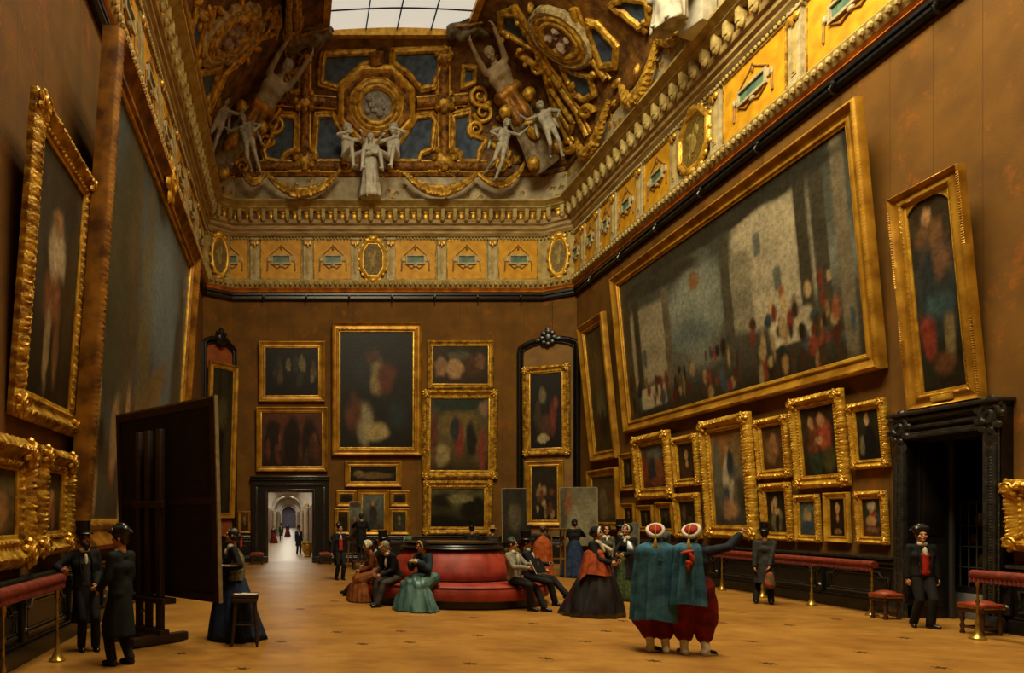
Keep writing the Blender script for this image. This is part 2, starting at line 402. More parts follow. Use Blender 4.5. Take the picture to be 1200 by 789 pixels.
def cartouche(i, u, w, octagon=True):
    M = segM(i, .06, (ZF0 + ZF1) / 2 - .02, u); h = (ZF1 - ZF0) * 1.12
    pl = []
    n = 8 if octagon else 28
    for k in range(n):
        a = 2 * PI * (k + .5) / n if octagon else 2 * PI * k / n
        pl.append((w / 2 * .86 * math.cos(a) * (1.0 if octagon else 1), h / 2 * .9 * math.sin(a)))
    if octagon: pl = [(-w * .42, -h * .2), (-w * .2, -h * .43), (w * .2, -h * .43), (w * .42, -h * .2), (w * .42, h * .2), (w * .2, h * .43), (-w * .2, h * .43), (-w * .42, h * .2)]
    p = mk('cartouche', prism(pl, .05, .12), mat('olive_field', '#5a4410', '#7d6524', rough=.55, scale=12, bump=.6, bscale=18), frieze, smooth=0, M=M)
    P3 = []
    for k in range(len(pl)):
        a, b = Vector(pl[k]), Vector(pl[(k + 1) % len(pl)])
        for q in range(4 if octagon else 1): c = a.lerp(b, q / 4); P3.append((c.x, c.y, .12))
    fr = [tube(P3, .07, 8, True), tube([(x * .84, y * .88, .11) for x, y, _ in P3], .025, 6, True), tube([(x * 1.08, y * 1.05, .1) for x, y, _ in P3], .05, 6, True)]
    for k, (x, y, _) in enumerate(P3):
        if k % 2 == 0: fr.append(ball((x * 1.1, y * 1.07, .1), (.09, .09, .06), 8))
    fr += [ball((0, h / 2, .14), (.2, .13, .1), 10), ball((0, -h / 2, .14), (.18, .12, .1), 10), ball((-.2, h * .46, .12), (.12, .09, .07), 8), ball((.2, h * .46, .12), (.12, .09, .07), 8)]
    mk('cartouche_border', join(*fr), GOLDB, p)
    em = [ball((0, -h * .04, .12), (w * .12, h * .16, .05), 10), ball((-w * .12, h * .1, .12), (w * .1, h * .08, .04), 8), ball((w * .1, h * .14, .12), (w * .07, h * .1, .04), 8), tube([(-w * .1, -h * .25, .12), (0, 0, .13), (w * .08, h * .26, .12)], [.02, .05, .02], 6)]
    mk('relief', join(*em), mat('olive_relief', '#7a6428', '#9a8440', rough=.5, scale=9), p)
def ub(px): return (px - VX) * (YB - .06) / F - CH[2][0] - .0
for a, b in ((243.6, 291), (305, 353), (367, 412), (462, 510), (523, 569), (583.5, 629)):
    u0, u1 = ub(a), ub(b); panel(2, (u0 + u1) / 2, u1 - u0 - .06)
for c in (298, 360, 415.5, 457, 516.5, 576): pilaster(2, ub(c))
cartouche(2, ub(436), 1.12)
cartouche(1, seglen(1, .06) / 2, .78, False); cartouche(3, seglen(3, .06) / 2, .78, False)
def ur(px): return 26.2 - F * (XR - .1) / (px - VX)
# right wall: bays measured along the wall
for a, b in ((668.5, 681), (685.5, 697.5), (703, 716), (723, 745), (754, 786), (846, 921), (943, 1060)):
    u0, u1 = ur(a), ur(b); panel(4, (u0 + u1) / 2, u1 - u0 - .1)
for c in (683.2, 700.2, 719.2, 749.5, 790.5, 838.5, 932): pilaster(4, ur(c), .36)
cartouche(4, ur(814.5), 1.5)
for k in range(7):
    u = 26.2 - 1.6 - k * 2.2
    panel(0, 26.2 - YF - 1.5 - k * 2.2, 1.6); pilaster(0, 26.2 - YF - 2.6 - k * 2.2)

# ---- coved ceiling ---------------------------------------------------------------
ZC0 = z(202, .5); SKY = (1.40, 6.25, 24.4, 1.2); ZS = zy(37, 24.4)
CR = (XL + .5, XR - .5, YB - .5, YF + .5)
def ab(t): return (t ** 1.35, 1 - (1 - t) ** 1.35)
def cove(side, t):
    a, b = ab(t)
    if side == 'back': return CR[2] + (SKY[2] - CR[2]) * a, ZC0 + (ZS - ZC0) * b
    if side == 'left': return CR[0] + (SKY[0] - CR[0]) * a, ZC0 + (ZS - ZC0) * b
    return CR[1] + (SKY[1] - CR[1]) * a, ZC0 + (ZS - ZC0) * b
V = []; Fc = []; NT = 24
for i in range(NT + 1):
    a, b = ab(i / NT); x0 = CR[0] + (SKY[0] - CR[0]) * a; x1 = CR[1] + (SKY[1] - CR[1]) * a; y1 = CR[2] + (SKY[2] - CR[2]) * a; y0 = CR[3] + (SKY[3] - CR[3]) * a
    zz_ = ZC0 + (ZS - ZC0) * b; c = .72 * (1 - i / NT) + 1e-3
    V += [(x0, y0, zz_), (x0, y1 - c, zz_), (x0 + c * 1.3, y1, zz_), (x1 - c * 1.3, y1, zz_), (x1, y1 - c, zz_), (x1, y0, zz_)]
for i in range(NT):
    for k in range(6): k2 = (k + 1) % 6; Fc.append((i * 6 + k, i * 6 + k2, i * 6 + 6 + k2, i * 6 + 6 + k))
COVEM = mat('gilt_stucco_ground', '#2e1a06', '#7d5015', rough=.55, metal=.2, scale=2.6, bump=1.0, bscale=5, detail=8, lo=.3, hi=.7)  # dark brown noise in the ground colour imitates carved relief
ceil = struct(mk('ceiling', (np.array(V), Fc), COVEM, smooth=60))
def covept(x, y, side, lift=0.0):
    lo, hi = 0.0, 1.0
    def proj(t):
        p, zz_ = cove(side, t)
        Y = p if side == 'back' else F * p / (x - VX + 1e-4)
        return VY - F * (zz_ - H) / Y, p, zz_, Y
    best = None
    for k in range(201):
        t = k / 200; yy, p, zz_, Y = proj(t)
        if not 1 < Y < 28: continue
        if best is None or abs(yy - y) < best[0]: best = (abs(yy - y), t, p, zz_, Y)
    if best is None: best = (0, .5, *cove(side, .5), 20.0)
    _, t, p, zz_, Y = best
    P = Vector((xx(x, Y), Y, zz_))
    e = 1e-3; p2, z2 = cove(side, min(t + e, 1)); p1, z1_ = cove(side, max(t - e, 0)); dp, dz = p2 - p1, z2 - z1_
    L = math.hypot(dp, dz) or 1
    if side == 'back': n = Vector((0, -dz / L, dp / L)); n = n if n.y < 0 else -n
    elif side == 'left': n = Vector((dz / L, 0, -dp / L))
    else: n = Vector((-dz / L, 0, dp / L)); n = n if n.x < 0 else -n
    return P + n * lift, n
def smoothpoly(pl, sub=4):
    out = []
    for k in range(len(pl)):
        a, b = pl[k], pl[(k + 1) % len(pl)]
        for q in range(sub): t = q / sub; out.append((a[0] + (b[0] - a[0]) * t, a[1] + (b[1] - a[1]) * t))
    return out
def coffer(pl, side, fill=BLUE, r=.11, name='blue_panel'):
    pl = smoothpoly(pl); cx = sum(p[0] for p in pl) / len(pl); cy = sum(p[1] for p in pl) / len(pl)
    top = [covept(x, y, side, .05)[0] for x, y in pl]; bot = [covept(x, y, side, -.06)[0] for x, y in pl]
    mid = [covept(cx + (x - cx) * .5, cy + (y - cy) * .5, side, .05)[0] for x, y in pl]
    c = covept(cx, cy, side, .05)[0]; n = len(pl)
    V = [v[:] for v in top] + [v[:] for v in mid] + [v[:] for v in bot] + [c[:]]
    Fc = []
    for i in range(n):
        j = (i + 1) % n; Fc += [(i, j, n + j, n + i), (n + i, n + j, 3 * n), (i, 2 * n + i, 2 * n + j, j)]
    p = mk(name, (np.array(V), Fc), fill, ceil, smooth=60)
    o2 = [covept(cx + (x - cx) * 1.13, cy + (y - cy) * 1.13, side, .05)[0] for x, y in pl]
    mk('coffer_rib', join(tube([v[:] for v in top], r, 8, True), tube([v[:] for v in o2], r * .6, 6, True)), GOLD, p)
    return p
BK = [
 [(380, 63), (435.6, 61), (437, 70), (423, 77), (395, 102), (377, 97), (378, 73)], [(461.4, 60), (519.7, 58), (518.4, 73.5), (507, 101), (493, 104), (478, 86), (461, 74)],
 [(372, 137), (390, 135.5), (402.7, 160), (408, 167), (402.7, 182), (400, 190), (372, 190), (368.5, 177)], [(488, 138), (505.7, 135.5), (509.5, 142), (505.7, 175), (493, 180), (490.5, 190), (465, 190), (463, 175), (470, 166)],
 [(328, 135.5), (344.4, 137), (347, 142), (345.7, 175), (334, 181), (329, 190), (311.5, 187.5), (309, 177), (318, 160)], [(531, 137), (550, 132), (551, 157), (569, 165), (561.5, 177), (559, 190), (541, 190), (538.7, 180), (530, 175)],
 [(338, 86), (352, 81), (353, 106), (341, 110)], [(543, 78), (557, 80), (556, 96), (541, 103)]]
LK = [[(304, 25), (325, 14), (345, 14), (350, 19), (332, 33), (291, 54), (289, 46)], [(228, 12), (239, 20), (232, 45), (226, 75), (218, 70), (217, 50)], [(232, 86), (256, 78), (246, 108), (233, 128), (227, 118), (227, 98)]]
RK = [[(588, 15), (607, 13), (622, 33), (631, 53), (625, 54.5), (589, 35)], [(691, 25), (701, 28), (723.6, 53), (722, 76), (706, 76), (693, 43)], [(660, 78.5), (693, 89), (698, 109), (686, 116.5), (675, 109)],
 [(643, 99), (653, 112), (673, 142), (670, 152), (653, 125)], [(718, 5), (732, -4), (760, 0), (764, 25), (751, 31), (736, 18)]]
for p in BK: coffer(p, 'back')
for p in LK: coffer(p, 'left')
for p in RK: coffer(p, 'right')
# ribs: broad gilded bands
def rib(pts, side, r=.16, m=None, name='rib', flat=.5, lift=.03):
    Q = []
    for k in range(len(pts) - 1):
        for q in range(6): t = q / 6; Q.append((pts[k][0] + (pts[k + 1][0] - pts[k][0]) * t, pts[k][1] + (pts[k + 1][1] - pts[k][1]) * t))
    Q.append(pts[-1])
    W = [covept(x, y, side, lift)[0][:] for x, y in Q]
    return mk(name, tube(W, r, 10), m or GOLD, ceil)
for pts in ([(357, 58), (357, 198)], [(520, 58), (520, 198)], [(322, 117), (394, 121)], [(488, 121), (548, 117)], [(300, 196), (400, 196)], [(462, 196), (570, 196)]):
    rib(pts, 'back', .2, GOLDD); a = 3
    for s_ in (-1, 1):
        q = [(x + (s_ * 6 if pts[0][0] == pts[-1][0] else 0), y + (s_ * 6 if pts[0][0] != pts[-1][0] else 0)) for x, y in pts]
        rib(q, 'back', .07, GOLDB)
for s_, sd, cx in ((1, 'back', 357), (1, 'back', 520)):
    for (yy, rr) in ((119, .35), (186, .38), (65, .26)):
        P, n = covept(cx, yy, sd, .06); mk('rosette', join(ball(P, (rr, .18, rr), 14), *[ball((P.x + rr * math.cos(k * PI / 4), P.y - .05, P.z + rr * math.sin(k * PI / 4)), (rr * .4, .16, rr * .4), 8) for k in range(8)]), GOLD, ceil)
def ring(cx, cy, rx, ry, ang, side, lift, n=40, f=1.0, octa=False):
    out = []
    for k in range(n):
        a = 2 * PI * k / n; q = 1.0
        if octa: b = (a + PI / 8) % (PI / 4) - PI / 8; q = 1 / math.cos(b) * .97
        x = rx * f * q * math.cos(a); y = ry * f * q * math.sin(a)
        out.append(covept(cx + x * math.cos(ang) - y * math.sin(ang), cy + x * math.sin(ang) + y * math.cos(ang), side, lift)[0])
    return out
RELIEF = mat('grey_relief', '#6f6a60', '#9c968a', rough=.6, scale=9, bump=.8, bscale=14)
ROSE = mat('rose_relief', '#6e5644', '#94765e', rough=.6, scale=9, bump=.8, bscale=14)
def medallion(cx, cy, rx, ry, ang, side, m, octa):
    R = ring(cx, cy, rx, ry, ang, side, .16); c = covept(cx, cy, side, .2)[0]; n = len(R)
    R2 = [r.lerp(c, .5) for r in R]; B = ring(cx, cy, rx, ry, ang, side, -.05)
    V = [v[:] for v in R] + [v[:] for v in R2] + [v[:] for v in B] + [c[:]]; Fc = []
    for i in range(n):
        j = (i + 1) % n; Fc += [(i, j, n + j, n + i), (n + i, n + j, 3 * n), (i, 2 * n + i, 2 * n + j, j)]
    p = mk('medallion', (np.array(V), Fc), m, ceil, smooth=60)
    gs = [tube([v[:] for v in ring(cx, cy, rx, ry, ang, side, .16, f=1.1)], .12, 8, True), tube([v[:] for v in ring(cx, cy, rx, ry, ang, side, .12, f=1.36)], .14, 8, True), tube([v[:] for v in ring(cx, cy, rx, ry, ang, side, .12, f=1.62)], .1, 8, True)]
    mk('medallion_ring', join(*gs), GOLD, p)
    f2 = 2.2 if octa else 1.72
    mk('medallion_border', tube([v[:] for v in ring(cx, cy, rx, ry, ang, side, .08, f=f2, octa=octa, n=48)], .16 if octa else .15, 8, True), GOLDB if octa else mat('pale_gilt', '#6a5630', '#b09a66', rough=.6, scale=5, bump=.6), p)
    if octa: mk('medallion_field', tube([v[:] for v in ring(cx, cy, rx, ry, ang, side, .03, f=1.9, octa=octa, n=48)], .22, 8, True), GOLDD, p)
    bl = []
    r = RND.random
    for k in range(9):
        a = r() * 6.28; q = .2 + .5 * r(); x = rx * q * math.cos(a); y = ry * q * math.sin(a)
        P = covept(cx + x * math.cos(ang) - y * math.sin(ang), cy + x * math.sin(ang) + y * math.cos(ang), side, .2)[0]; bl.append(ball(P, (.1 + .1 * r(), .08, .12 + .14 * r()), 8))
    mk('relief', join(*bl), m, p)
for pts, sd in (([(600, 5), (640, 75), (676, 128), (690, 160)], 'right'), ([(672, 8), (690, 62), (712, 92)], 'right'), ([(606, 60), (640, 84), (652, 132), (668, 165)], 'right'), ([(330, 3), (286, 62), (262, 84), (240, 132)], 'left'), ([(246, 8), (238, 60), (224, 84)], 'left')):
    rib(pts, sd, .13, GOLD); rib([(x + 5, y) for x, y in pts], sd, .06, GOLDB)
medallion(440.7, 124, 19, 20, 0, 'back', RELIEF, True)
medallion(267, 39, 24, 12, -.75, 'left', ROSE, False)
medallion(660, 42, 24, 13, .72, 'right', ROSE, False)
rib([(440, 60), (440, 76)], 'back', .3, GOLDD)
# acanthus and scroll work: raised stucco ornament over the cove (pattern of one part each)
def scroll(cx, cy, r, side, turns=1.6, dirn=1, th=.09, lift=.08, a0=0.0):
    pts = []; rr = []
    for k in range(28):
        t = k / 27; a = a0 + dirn * turns * 2 * PI * t; q = r * (1 - .82 * t)
        pts.append(covept(cx + q * math.cos(a), cy + q * math.sin(a), side, lift)[0][:]); rr.append(th * (1 - .5 * t))
    return tube(pts, rr, 8)
sc_ = []
for (cx, cy, r, sd, dr, a0) in ((318, 127, 10, 'back', 1, 0), (322, 146, 11, 'back', -1, 2), (562, 112, 13, 'back', 1, 1), (566, 132, 12, 'back', -1, 3), (557, 152, 10, 'back', 1, 2), (312, 165, 9, 'back', 1, 0), (284, 196, 9, 'back', 1, 3.1), (588, 196, 9, 'back', -1, 0),
    (357, 208, 9, 'back', 1, 3), (345, 203, 7, 'back', -1, 0), (369, 203, 7, 'back', 1, 3), (508, 203, 7, 'back', -1, 0), (532, 203, 7, 'back', 1, 3), (404, 196, 8, 'back', 1, 0), (462, 196, 8, 'back', -1, 3)):
    sc_.append(scroll(cx, cy, r, sd, 1.5, dr, a0=a0))
for (cx, cy, r, sd, dr, a0) in ((241, 66, 9, 'left', 1, 0), (222, 95, 8, 'left', -1, 0), (236, 142, 10, 'left', 1, 3), (214, 20, 8, 'left', 1, 0),
    (633, 75, 9, 'right', 1, 0), (646, 145, 9, 'right', 1, 1), (668, 170, 9, 'right', 1, 0), (690, 130, 8, 'right', -1, 0)):
    sc_.append(scroll(cx, cy, r, sd, 1.5, dr, th=.11, a0=a0))
mk('scroll_ornament', join(*sc_), GOLDB, ceil)
rr_ = random.Random(3); lf = []
def leafblob(x, y, side, s):
    P, n = covept(x, y, side, .04); M = Matrix.Rotation(rr_.random() * 6.28, 3, n)
    return ball(P, (s * .12, s * .12, s * .22), 7, M)
for k in range(300):
    x = rr_.uniform(262, 620); y = rr_.uniform(55, 203)
    if x < 300 + (190 - y) * .45 or x > 575 - (190 - y) * .1: s = 1.0
    elif abs(x - 357) < 9 or abs(x - 520) < 9 or abs(y - 120) < 7: s = .5
    else: continue
    if 300 < x < 575 and s == 1.0 and rr_.random() < .4: continue
    lf.append(leafblob(x, y, 'back', s))
for k in range(40):
    x = rr_.uniform(205, 300); y = rr_.uniform(-5, 190)
    if x < 340 - (y + 20) * .5 + 10: lf.append(leafblob(x, y, 'left', .9))
for k in range(60):
    x = rr_.uniform(580, 790); y = rr_.uniform(-5, 190)
    if x > 560 + y * .52 and x < 800 - y * .6: lf.append(leafblob(x, y, 'right', 1.0))
mk('acanthus_foliage', join(*lf), GOLD, ceil)['kind'] = 'stuff'
# attic arabesques
ar = []
for i, u0, u1 in ((2, 1.0, 11.2), (1, .1, .9), (3, .1, .9), (4, .2, 12.0), (0, 18, 28)):
    M = segM(i, .46)
    n = int((u1 - u0) / .16)
    for k in range(n):
        u = u0 + (u1 - u0) * (k + .5) / n
        ph = u / 2.9 % 1
        if i == 2 and (.28 < ph < .8): continue
        zz_ = z(221, .5) + .38 * math.sin(u * 9) + rr_.uniform(-.1, .1)
        ar.append(tr(tube([(u - .09, zz_ - .1, .0), (u, zz_ + .04, .05), (u + .09, zz_ - .02, .03), (u + .05, zz_ - .1, .02)], [.02, .04, .035, .015], 6), M.translation, M))
mk('arabesque', join(*ar), GOLDB, attic)['kind'] = 'stuff'
# festoons
def festoon(p0, p1, p2, side='back', r=.2, d=1.05):
    pts = []; rad = []; gs = []
    for k in range(25):
        t = k / 24; x = (1 - t) ** 2 * p0[0] + 2 * t * (1 - t) * (2 * p1[0] - (p0[0] + p2[0]) / 2) + t * t * p2[0]
        y = (1 - t) ** 2 * p0[1] + 2 * t * (1 - t) * (2 * p1[1] - (p0[1] + p2[1]) / 2) + t * t * p2[1]
        if side == 'back': Y = YB - d; P = Vector((xx(x, Y), Y, zy(y, Y)))
        else:
            Xp = XR - d; Y = F * Xp / (x - VX); P = Vector((Xp, Y, zy(y, Y)))
        q = r * (.45 + .75 * math.sin(PI * t)); pts.append(P[:]); rad.append(q * .8)
        for j in range(5):
            a = rr_.random() * 6.28; gs.append(ball((P.x + q * .6 * math.cos(a) * .8, P.y - q * .3, P.z + q * .6 * math.sin(a)), q * .42, 6))
    return join(tube(pts, rad, 8), *gs)
for q in (((311.5, 203), (354.5, 227), (397.6, 200)), ((474, 203), (516, 225), (559, 203))):
    mk('festoon', festoon(*q), GOLD, attic)
for q in (((559, 203), (590, 216), (615, 190)), ((285, 200), (297, 214), (311, 203))):
    mk('festoon', festoon(*q, r=.15), GOLD, attic)
for q in (((727, 100), (745, 117), (768, 52)), ((676, 165), (690, 178), (712, 120)), ((770, 45), (790, 40), (806, 0))):
    mk('festoon', festoon(*q, side='right', r=.22, d=.75), GOLD, attic)

# ---- skylight -----------------------------------------------------------------------
GLASS = emat('frosted_sky_glass', '#f2f0e0', .62)
win = struct(mk('window_1', join(box(SKY[0] - .25, SKY[0], SKY[3] - .2, SKY[2] + .2, ZS - .12, ZS + .2), box(SKY[1], SKY[1] + .25, SKY[3] - .2, SKY[2] + .2, ZS - .12, ZS + .2),
    box(SKY[0], SKY[1], SKY[2], SKY[2] + .25, ZS - .12, ZS + .2), box(SKY[0], SKY[1], SKY[3] - .2, SKY[3], ZS - .12, ZS + .2)), GOLDB, smooth=0))
V = []; Fc = []; n = 16
for k in range(n + 1):
    u = k / n; x = SKY[0] + (SKY[1] - SKY[0]) * u; zz_ = ZS + .05 + .10 * math.sin(PI * u)
    V += [(x, SKY[3], zz_), (x, SKY[2], zz_)]
for k in range(n): Fc.append((2 * k, 2 * k + 2, 2 * k + 3, 2 * k + 1))
mk('glass', (np.array(V), Fc), GLASS, win, smooth=60)
bars = []; IRON = mat('dark_iron', '#1c1a16', rough=.5)
for k in range(1, 4):
    u = k / 4 + (.02 if k == 1 else 0); x = SKY[0] + (SKY[1] - SKY[0]) * u; zz_ = ZS + .02 + .10 * math.sin(PI * u); bars.append(box(x - .02, x + .02, SKY[3], SKY[2], zz_ - .05, zz_ + .02))
yy = SKY[2] - 1.0
while yy > SKY[3]:
    bars.append(tube([(SKY[0] + (SKY[1] - SKY[0]) * k / 16, yy, ZS + .10 * math.sin(PI * k / 16)) for k in range(17)], .025, 6)); yy -= 1.15
mk('glazing_bar', join(*bars), IRON, win)
# ---- black panelled dado -----------------------------------------------------------
EDGE = mat('polished_black_edge', '#1a1815', '#2c2924', rough=.22, scale=10, spec=.7)
def dado(name, a, b, hgt=1.05, bay=1.75, detail=True):
    L = (Vector(b) - Vector(a)).length; M = seg_M(a, b)
    base = struct(mk(name, join(wbox(0, L, 0, hgt - .06, 0, .10), wbox(0, L, 0, .22, 0, .16, .02), wbox(0, L, .22, .27, 0, .13, .02)), BLACKW, smooth=0, M=M))
    mk('cap_rail', join(wbox(0, L, hgt - .06, hgt, 0, .2, .02), wbox(0, L, hgt - .14, hgt - .08, 0, .15, .02), wbox(0, L, hgt - .22, hgt - .19, 0, .125, .01)), EDGE, base, smooth=30)
    if not detail: return base
    n = max(1, round(L / bay)); w = L / n
    for k in range(n):
        c = (k + .5) * w; x0 = c - w / 2 + .14; x1 = c + w / 2 - .14; y0 = .34; y1 = hgt - .3
        pl = [(x0, y0), (x1, y0), (x1, y1 - .1), (x1 - .14, y1 - .1), (x1 - .22, y1), (x0 + .22, y1), (x0 + .14, y1 - .1), (x0, y1 - .1)]
        P = [(x, y, .11) for x, y in pl]
        mk('panel_moulding', join(tube(P, .025, 6, True), tube([(c + (x - c) * .9, (y0 + y1) / 2 + (y - (y0 + y1) / 2) * .76, .105) for x, y, _ in P], .014, 6, True)), EDGE, base, smooth=60)
        u = k * w + .0001
        mk('console', join(wbox(u - .06, u + .06, .27, hgt - .2, .08, .17, .02), ball((u, hgt - .26, .17), (.07, .1, .07), 10), wbox(u - .08, u + .08, hgt - .2, hgt - .14, .08, .2, .02), ball((u, .36, .16), (.06, .09, .05), 8)), BLACKW, base, smooth=40)
    return base
dado('baseboard_left', (XL, 3.0), (XL, 25.6))
dado('baseboard_back', (-2.7, YB), (-1.55, YB), bay=1.1); dado('baseboard_back', (1.6, YB), (8.9, YB))
dado('baseboard_right', (XR, 25.8), (XR, 12.28)); dado('baseboard_right', (XR, 10.33), (XR, YF))

# ---- doorways ------------------------------------------------------------------------
def carved_bar(p0, p1, r, n=40, axis=None):
    P = [Vector(p0).lerp(Vector(p1), k / n) for k in range(n + 1)]
    return join(*[ball(p, (r, r, r * .8), 6) for p in P])
M = seg_M((-6, YB), (20, YB), 0, 0, 6.0)
def door_case(name, M, x0, x1, zt, fw, ft, d, carved=False):
    g = join(wbox(x0 - fw, x0, 0, zt + ft, 0, d), wbox(x1, x1 + fw, 0, zt + ft, 0, d), wbox(x0, x1, zt, zt + ft, 0, d))
    dr = struct(mk(name, g, BLACKW, smooth=0, M=M))
    st = join(wbox(x0 - fw - .05, x1 + fw + .05, zt + ft - .07, zt + ft, 0, d + .12, .02), wbox(x0 - fw, x1 + fw, zt + ft - .16, zt + ft - .1, 0, d + .08, .02), wbox(x0 - fw * .75, x1 + fw * .75, zt + ft * .38, zt + ft * .52, 0, d + .05, .02),
        wbox(x0 - .1, x1 + .1, zt + .03, zt + .1, 0, d + .06, .02), wbox(x0 - .1, x0 - .03, 0, zt + .1, 0, d + .06, .02), wbox(x1 + .03, x1 + .1, 0, zt + .1, 0, d + .06, .02),
        wbox(x0 - fw * .78, x0 - fw * .62, 0, zt + ft * .3, 0, d + .05, .02), wbox(x1 + fw * .62, x1 + fw * .78, 0, zt + ft * .3, 0, d + .05, .02),
        wbox(x0 - fw - .03, x0 + .0, 0, .25, 0, d + .08, .02), wbox(x1, x1 + fw + .03, 0, .25, 0, d + .08, .02))
    mk('architrave_moulding', st, EDGE, dr, smooth=30)
    if carved:
        cb = join(carved_bar((x0 - fw * .5, .3, d + .03), (x0 - fw * .5, zt, d + .03), .035, 60), carved_bar((x1 + fw * .5, .3, d + .03), (x1 + fw * .5, zt, d + .03), .035, 60),
            carved_bar((x0, zt + ft * .22, d + .03), (x1, zt + ft * .22, d + .03), .03, 40), carved_bar((x0, zt + ft * .68, d + .03), (x1, zt + ft * .68, d + .03), .03, 40), carved_bar((x0 - fw * .9, .3, d + .02), (x0 - fw * .9, zt, d + .02), .02, 80), carved_bar((x1 + fw * .9, .3, d + .02), (x1 + fw * .9, zt, d + .02), .02, 80))
        mk('carved_moulding', cb, EDGE, dr)
        for cx in (x0 - fw * .45, x1 + fw * .45):
            pts = []
            for k in range(24): a = k / 23 * 9; r = .17 * (1 - k / 26); pts.append((cx + r * math.cos(a), zt + ft * .5 + r * 1.25 * math.sin(a), d + .06))
            mk('carved_corner', join(ball((cx, zt + ft * .5, d), (.22, .28, .07), 14), tube(pts, .035, 6), *[ball((cx + .17 * math.cos(a), zt + ft * .5 + .25 * math.sin(a), d + .04), (.07, .07, .05), 8) for a in np.linspace(0, 6.28, 10)[:-1]], ball((cx, zt + ft * .5 - .36, d + .02), (.13, .16, .05), 8), ball((cx, zt + ft * .5 - .55, d + .02), (.08, .12, .04), 8)), EDGE, dr)
    return dr
door_case('door_1', M, DW[0], DW[1], DW[2], .64, .62, .2)
RM = seg_M((XR, 25.0), (XR, 0), 0, 0, 0)
door_case('door_2', RM, 25 - 11.96, 25 - 10.65, 3.1, .27, .5, .18, True)
# closet behind the right doorway: dark panelled passage with a glazed case
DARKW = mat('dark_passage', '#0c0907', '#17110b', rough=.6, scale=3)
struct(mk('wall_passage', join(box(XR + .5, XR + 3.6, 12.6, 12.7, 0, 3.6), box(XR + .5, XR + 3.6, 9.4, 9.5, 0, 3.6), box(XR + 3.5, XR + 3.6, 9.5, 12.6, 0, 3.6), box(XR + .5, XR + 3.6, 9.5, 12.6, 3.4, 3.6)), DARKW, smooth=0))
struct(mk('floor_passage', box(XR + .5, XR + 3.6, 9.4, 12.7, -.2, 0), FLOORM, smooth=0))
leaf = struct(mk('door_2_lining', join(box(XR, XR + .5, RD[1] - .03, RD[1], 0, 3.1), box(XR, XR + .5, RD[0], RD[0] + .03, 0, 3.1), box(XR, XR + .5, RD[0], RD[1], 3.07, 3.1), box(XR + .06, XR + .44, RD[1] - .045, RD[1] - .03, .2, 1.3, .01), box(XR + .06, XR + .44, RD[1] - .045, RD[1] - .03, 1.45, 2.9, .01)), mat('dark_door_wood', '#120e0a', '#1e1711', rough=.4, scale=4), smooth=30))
mk('stile', box(XR + .5, XR + .56, RD[1] - .1, RD[1] - .03, 0, 3.1, .01), mat('grey_stile', '#35332e', rough=.5), leaf, smooth=30)
cab = thing('display_case', 'dark glazed display case with mullions and small porcelain inside the right doorway', 'cabinet', (XR + 1.1, 11.86, 0))
cw = mat('case_wood', '#1a1612', '#27211b', rough=.4, scale=6)
mk('plinth', box(-.3, .3, -.32, .34, 0, .45, .01), mat('grey_marble', '#6a685f', '#86837a', rough=.5, scale=5), cab, smooth=30)
mk('carcass', join(box(.22, .3, -.32, .34, .45, 2.05), box(-.3, .3, -.32, .34, .45, .56), box(-.3, .3, -.32, .34, 2.0, 2.08), box(-.3, .3, .30, .34, .5, 2.0), box(-.3, .3, -.32, -.28, .5, 2.0)), cw, cab, smooth=0)
for k in range(3): mk('shelf', box(-.27, .25, -.28, .3, .9 + k * .36, .92 + k * .36), cw, cab, smooth=0)
mk('lattice', join(*[box(-.315, -.3, y - .008, y + .008, .56, 2.0) for y in (-.14, 0.0, .15)], *[box(-.315, -.3, -.3, .32, zz_ - .008, zz_ + .008) for zz_ in (.9, 1.26, 1.62)]), mat('grey_lattice', '#4a4a46', rough=.4), cab, smooth=0)
pc = mat('porcelain', '#a8a59a', '#c4c0b4', rough=.3, scale=20)
for k, (yy, zz_) in enumerate(((-.2, .92), (.06, .92), (-.06, 1.28), (.2, 1.28), (-.2, 1.64), (.08, 1.64))):
    v = tag(mk('porcelain_vase', tr(lathe([(.03, 0), (.05, .01), (.07, .07), (.05, .13), (.025, .16), (.035, .19)], 14), (0, 0, 0)), mat('porcelain_amber', '#7a4a1a', '#a8702c', rough=.3, scale=20) if k in (0, 3) else pc, loc=(XR + 1.07, 11.86 + yy, zz_ + .003)),
        ['amber vase on the lowest shelf of the glazed case, near the jamb', 'white vase on the lowest shelf of the glazed case, mid shelf', 'white vase on the middle shelf of the glazed case, near its mullion', 'amber vase on the middle shelf of the glazed case', 'white vase on the top shelf of the glazed case, near the jamb', 'white vase on the top shelf of the glazed case, by the mullion'][k], 'vase', 'porcelain in the glazed case')

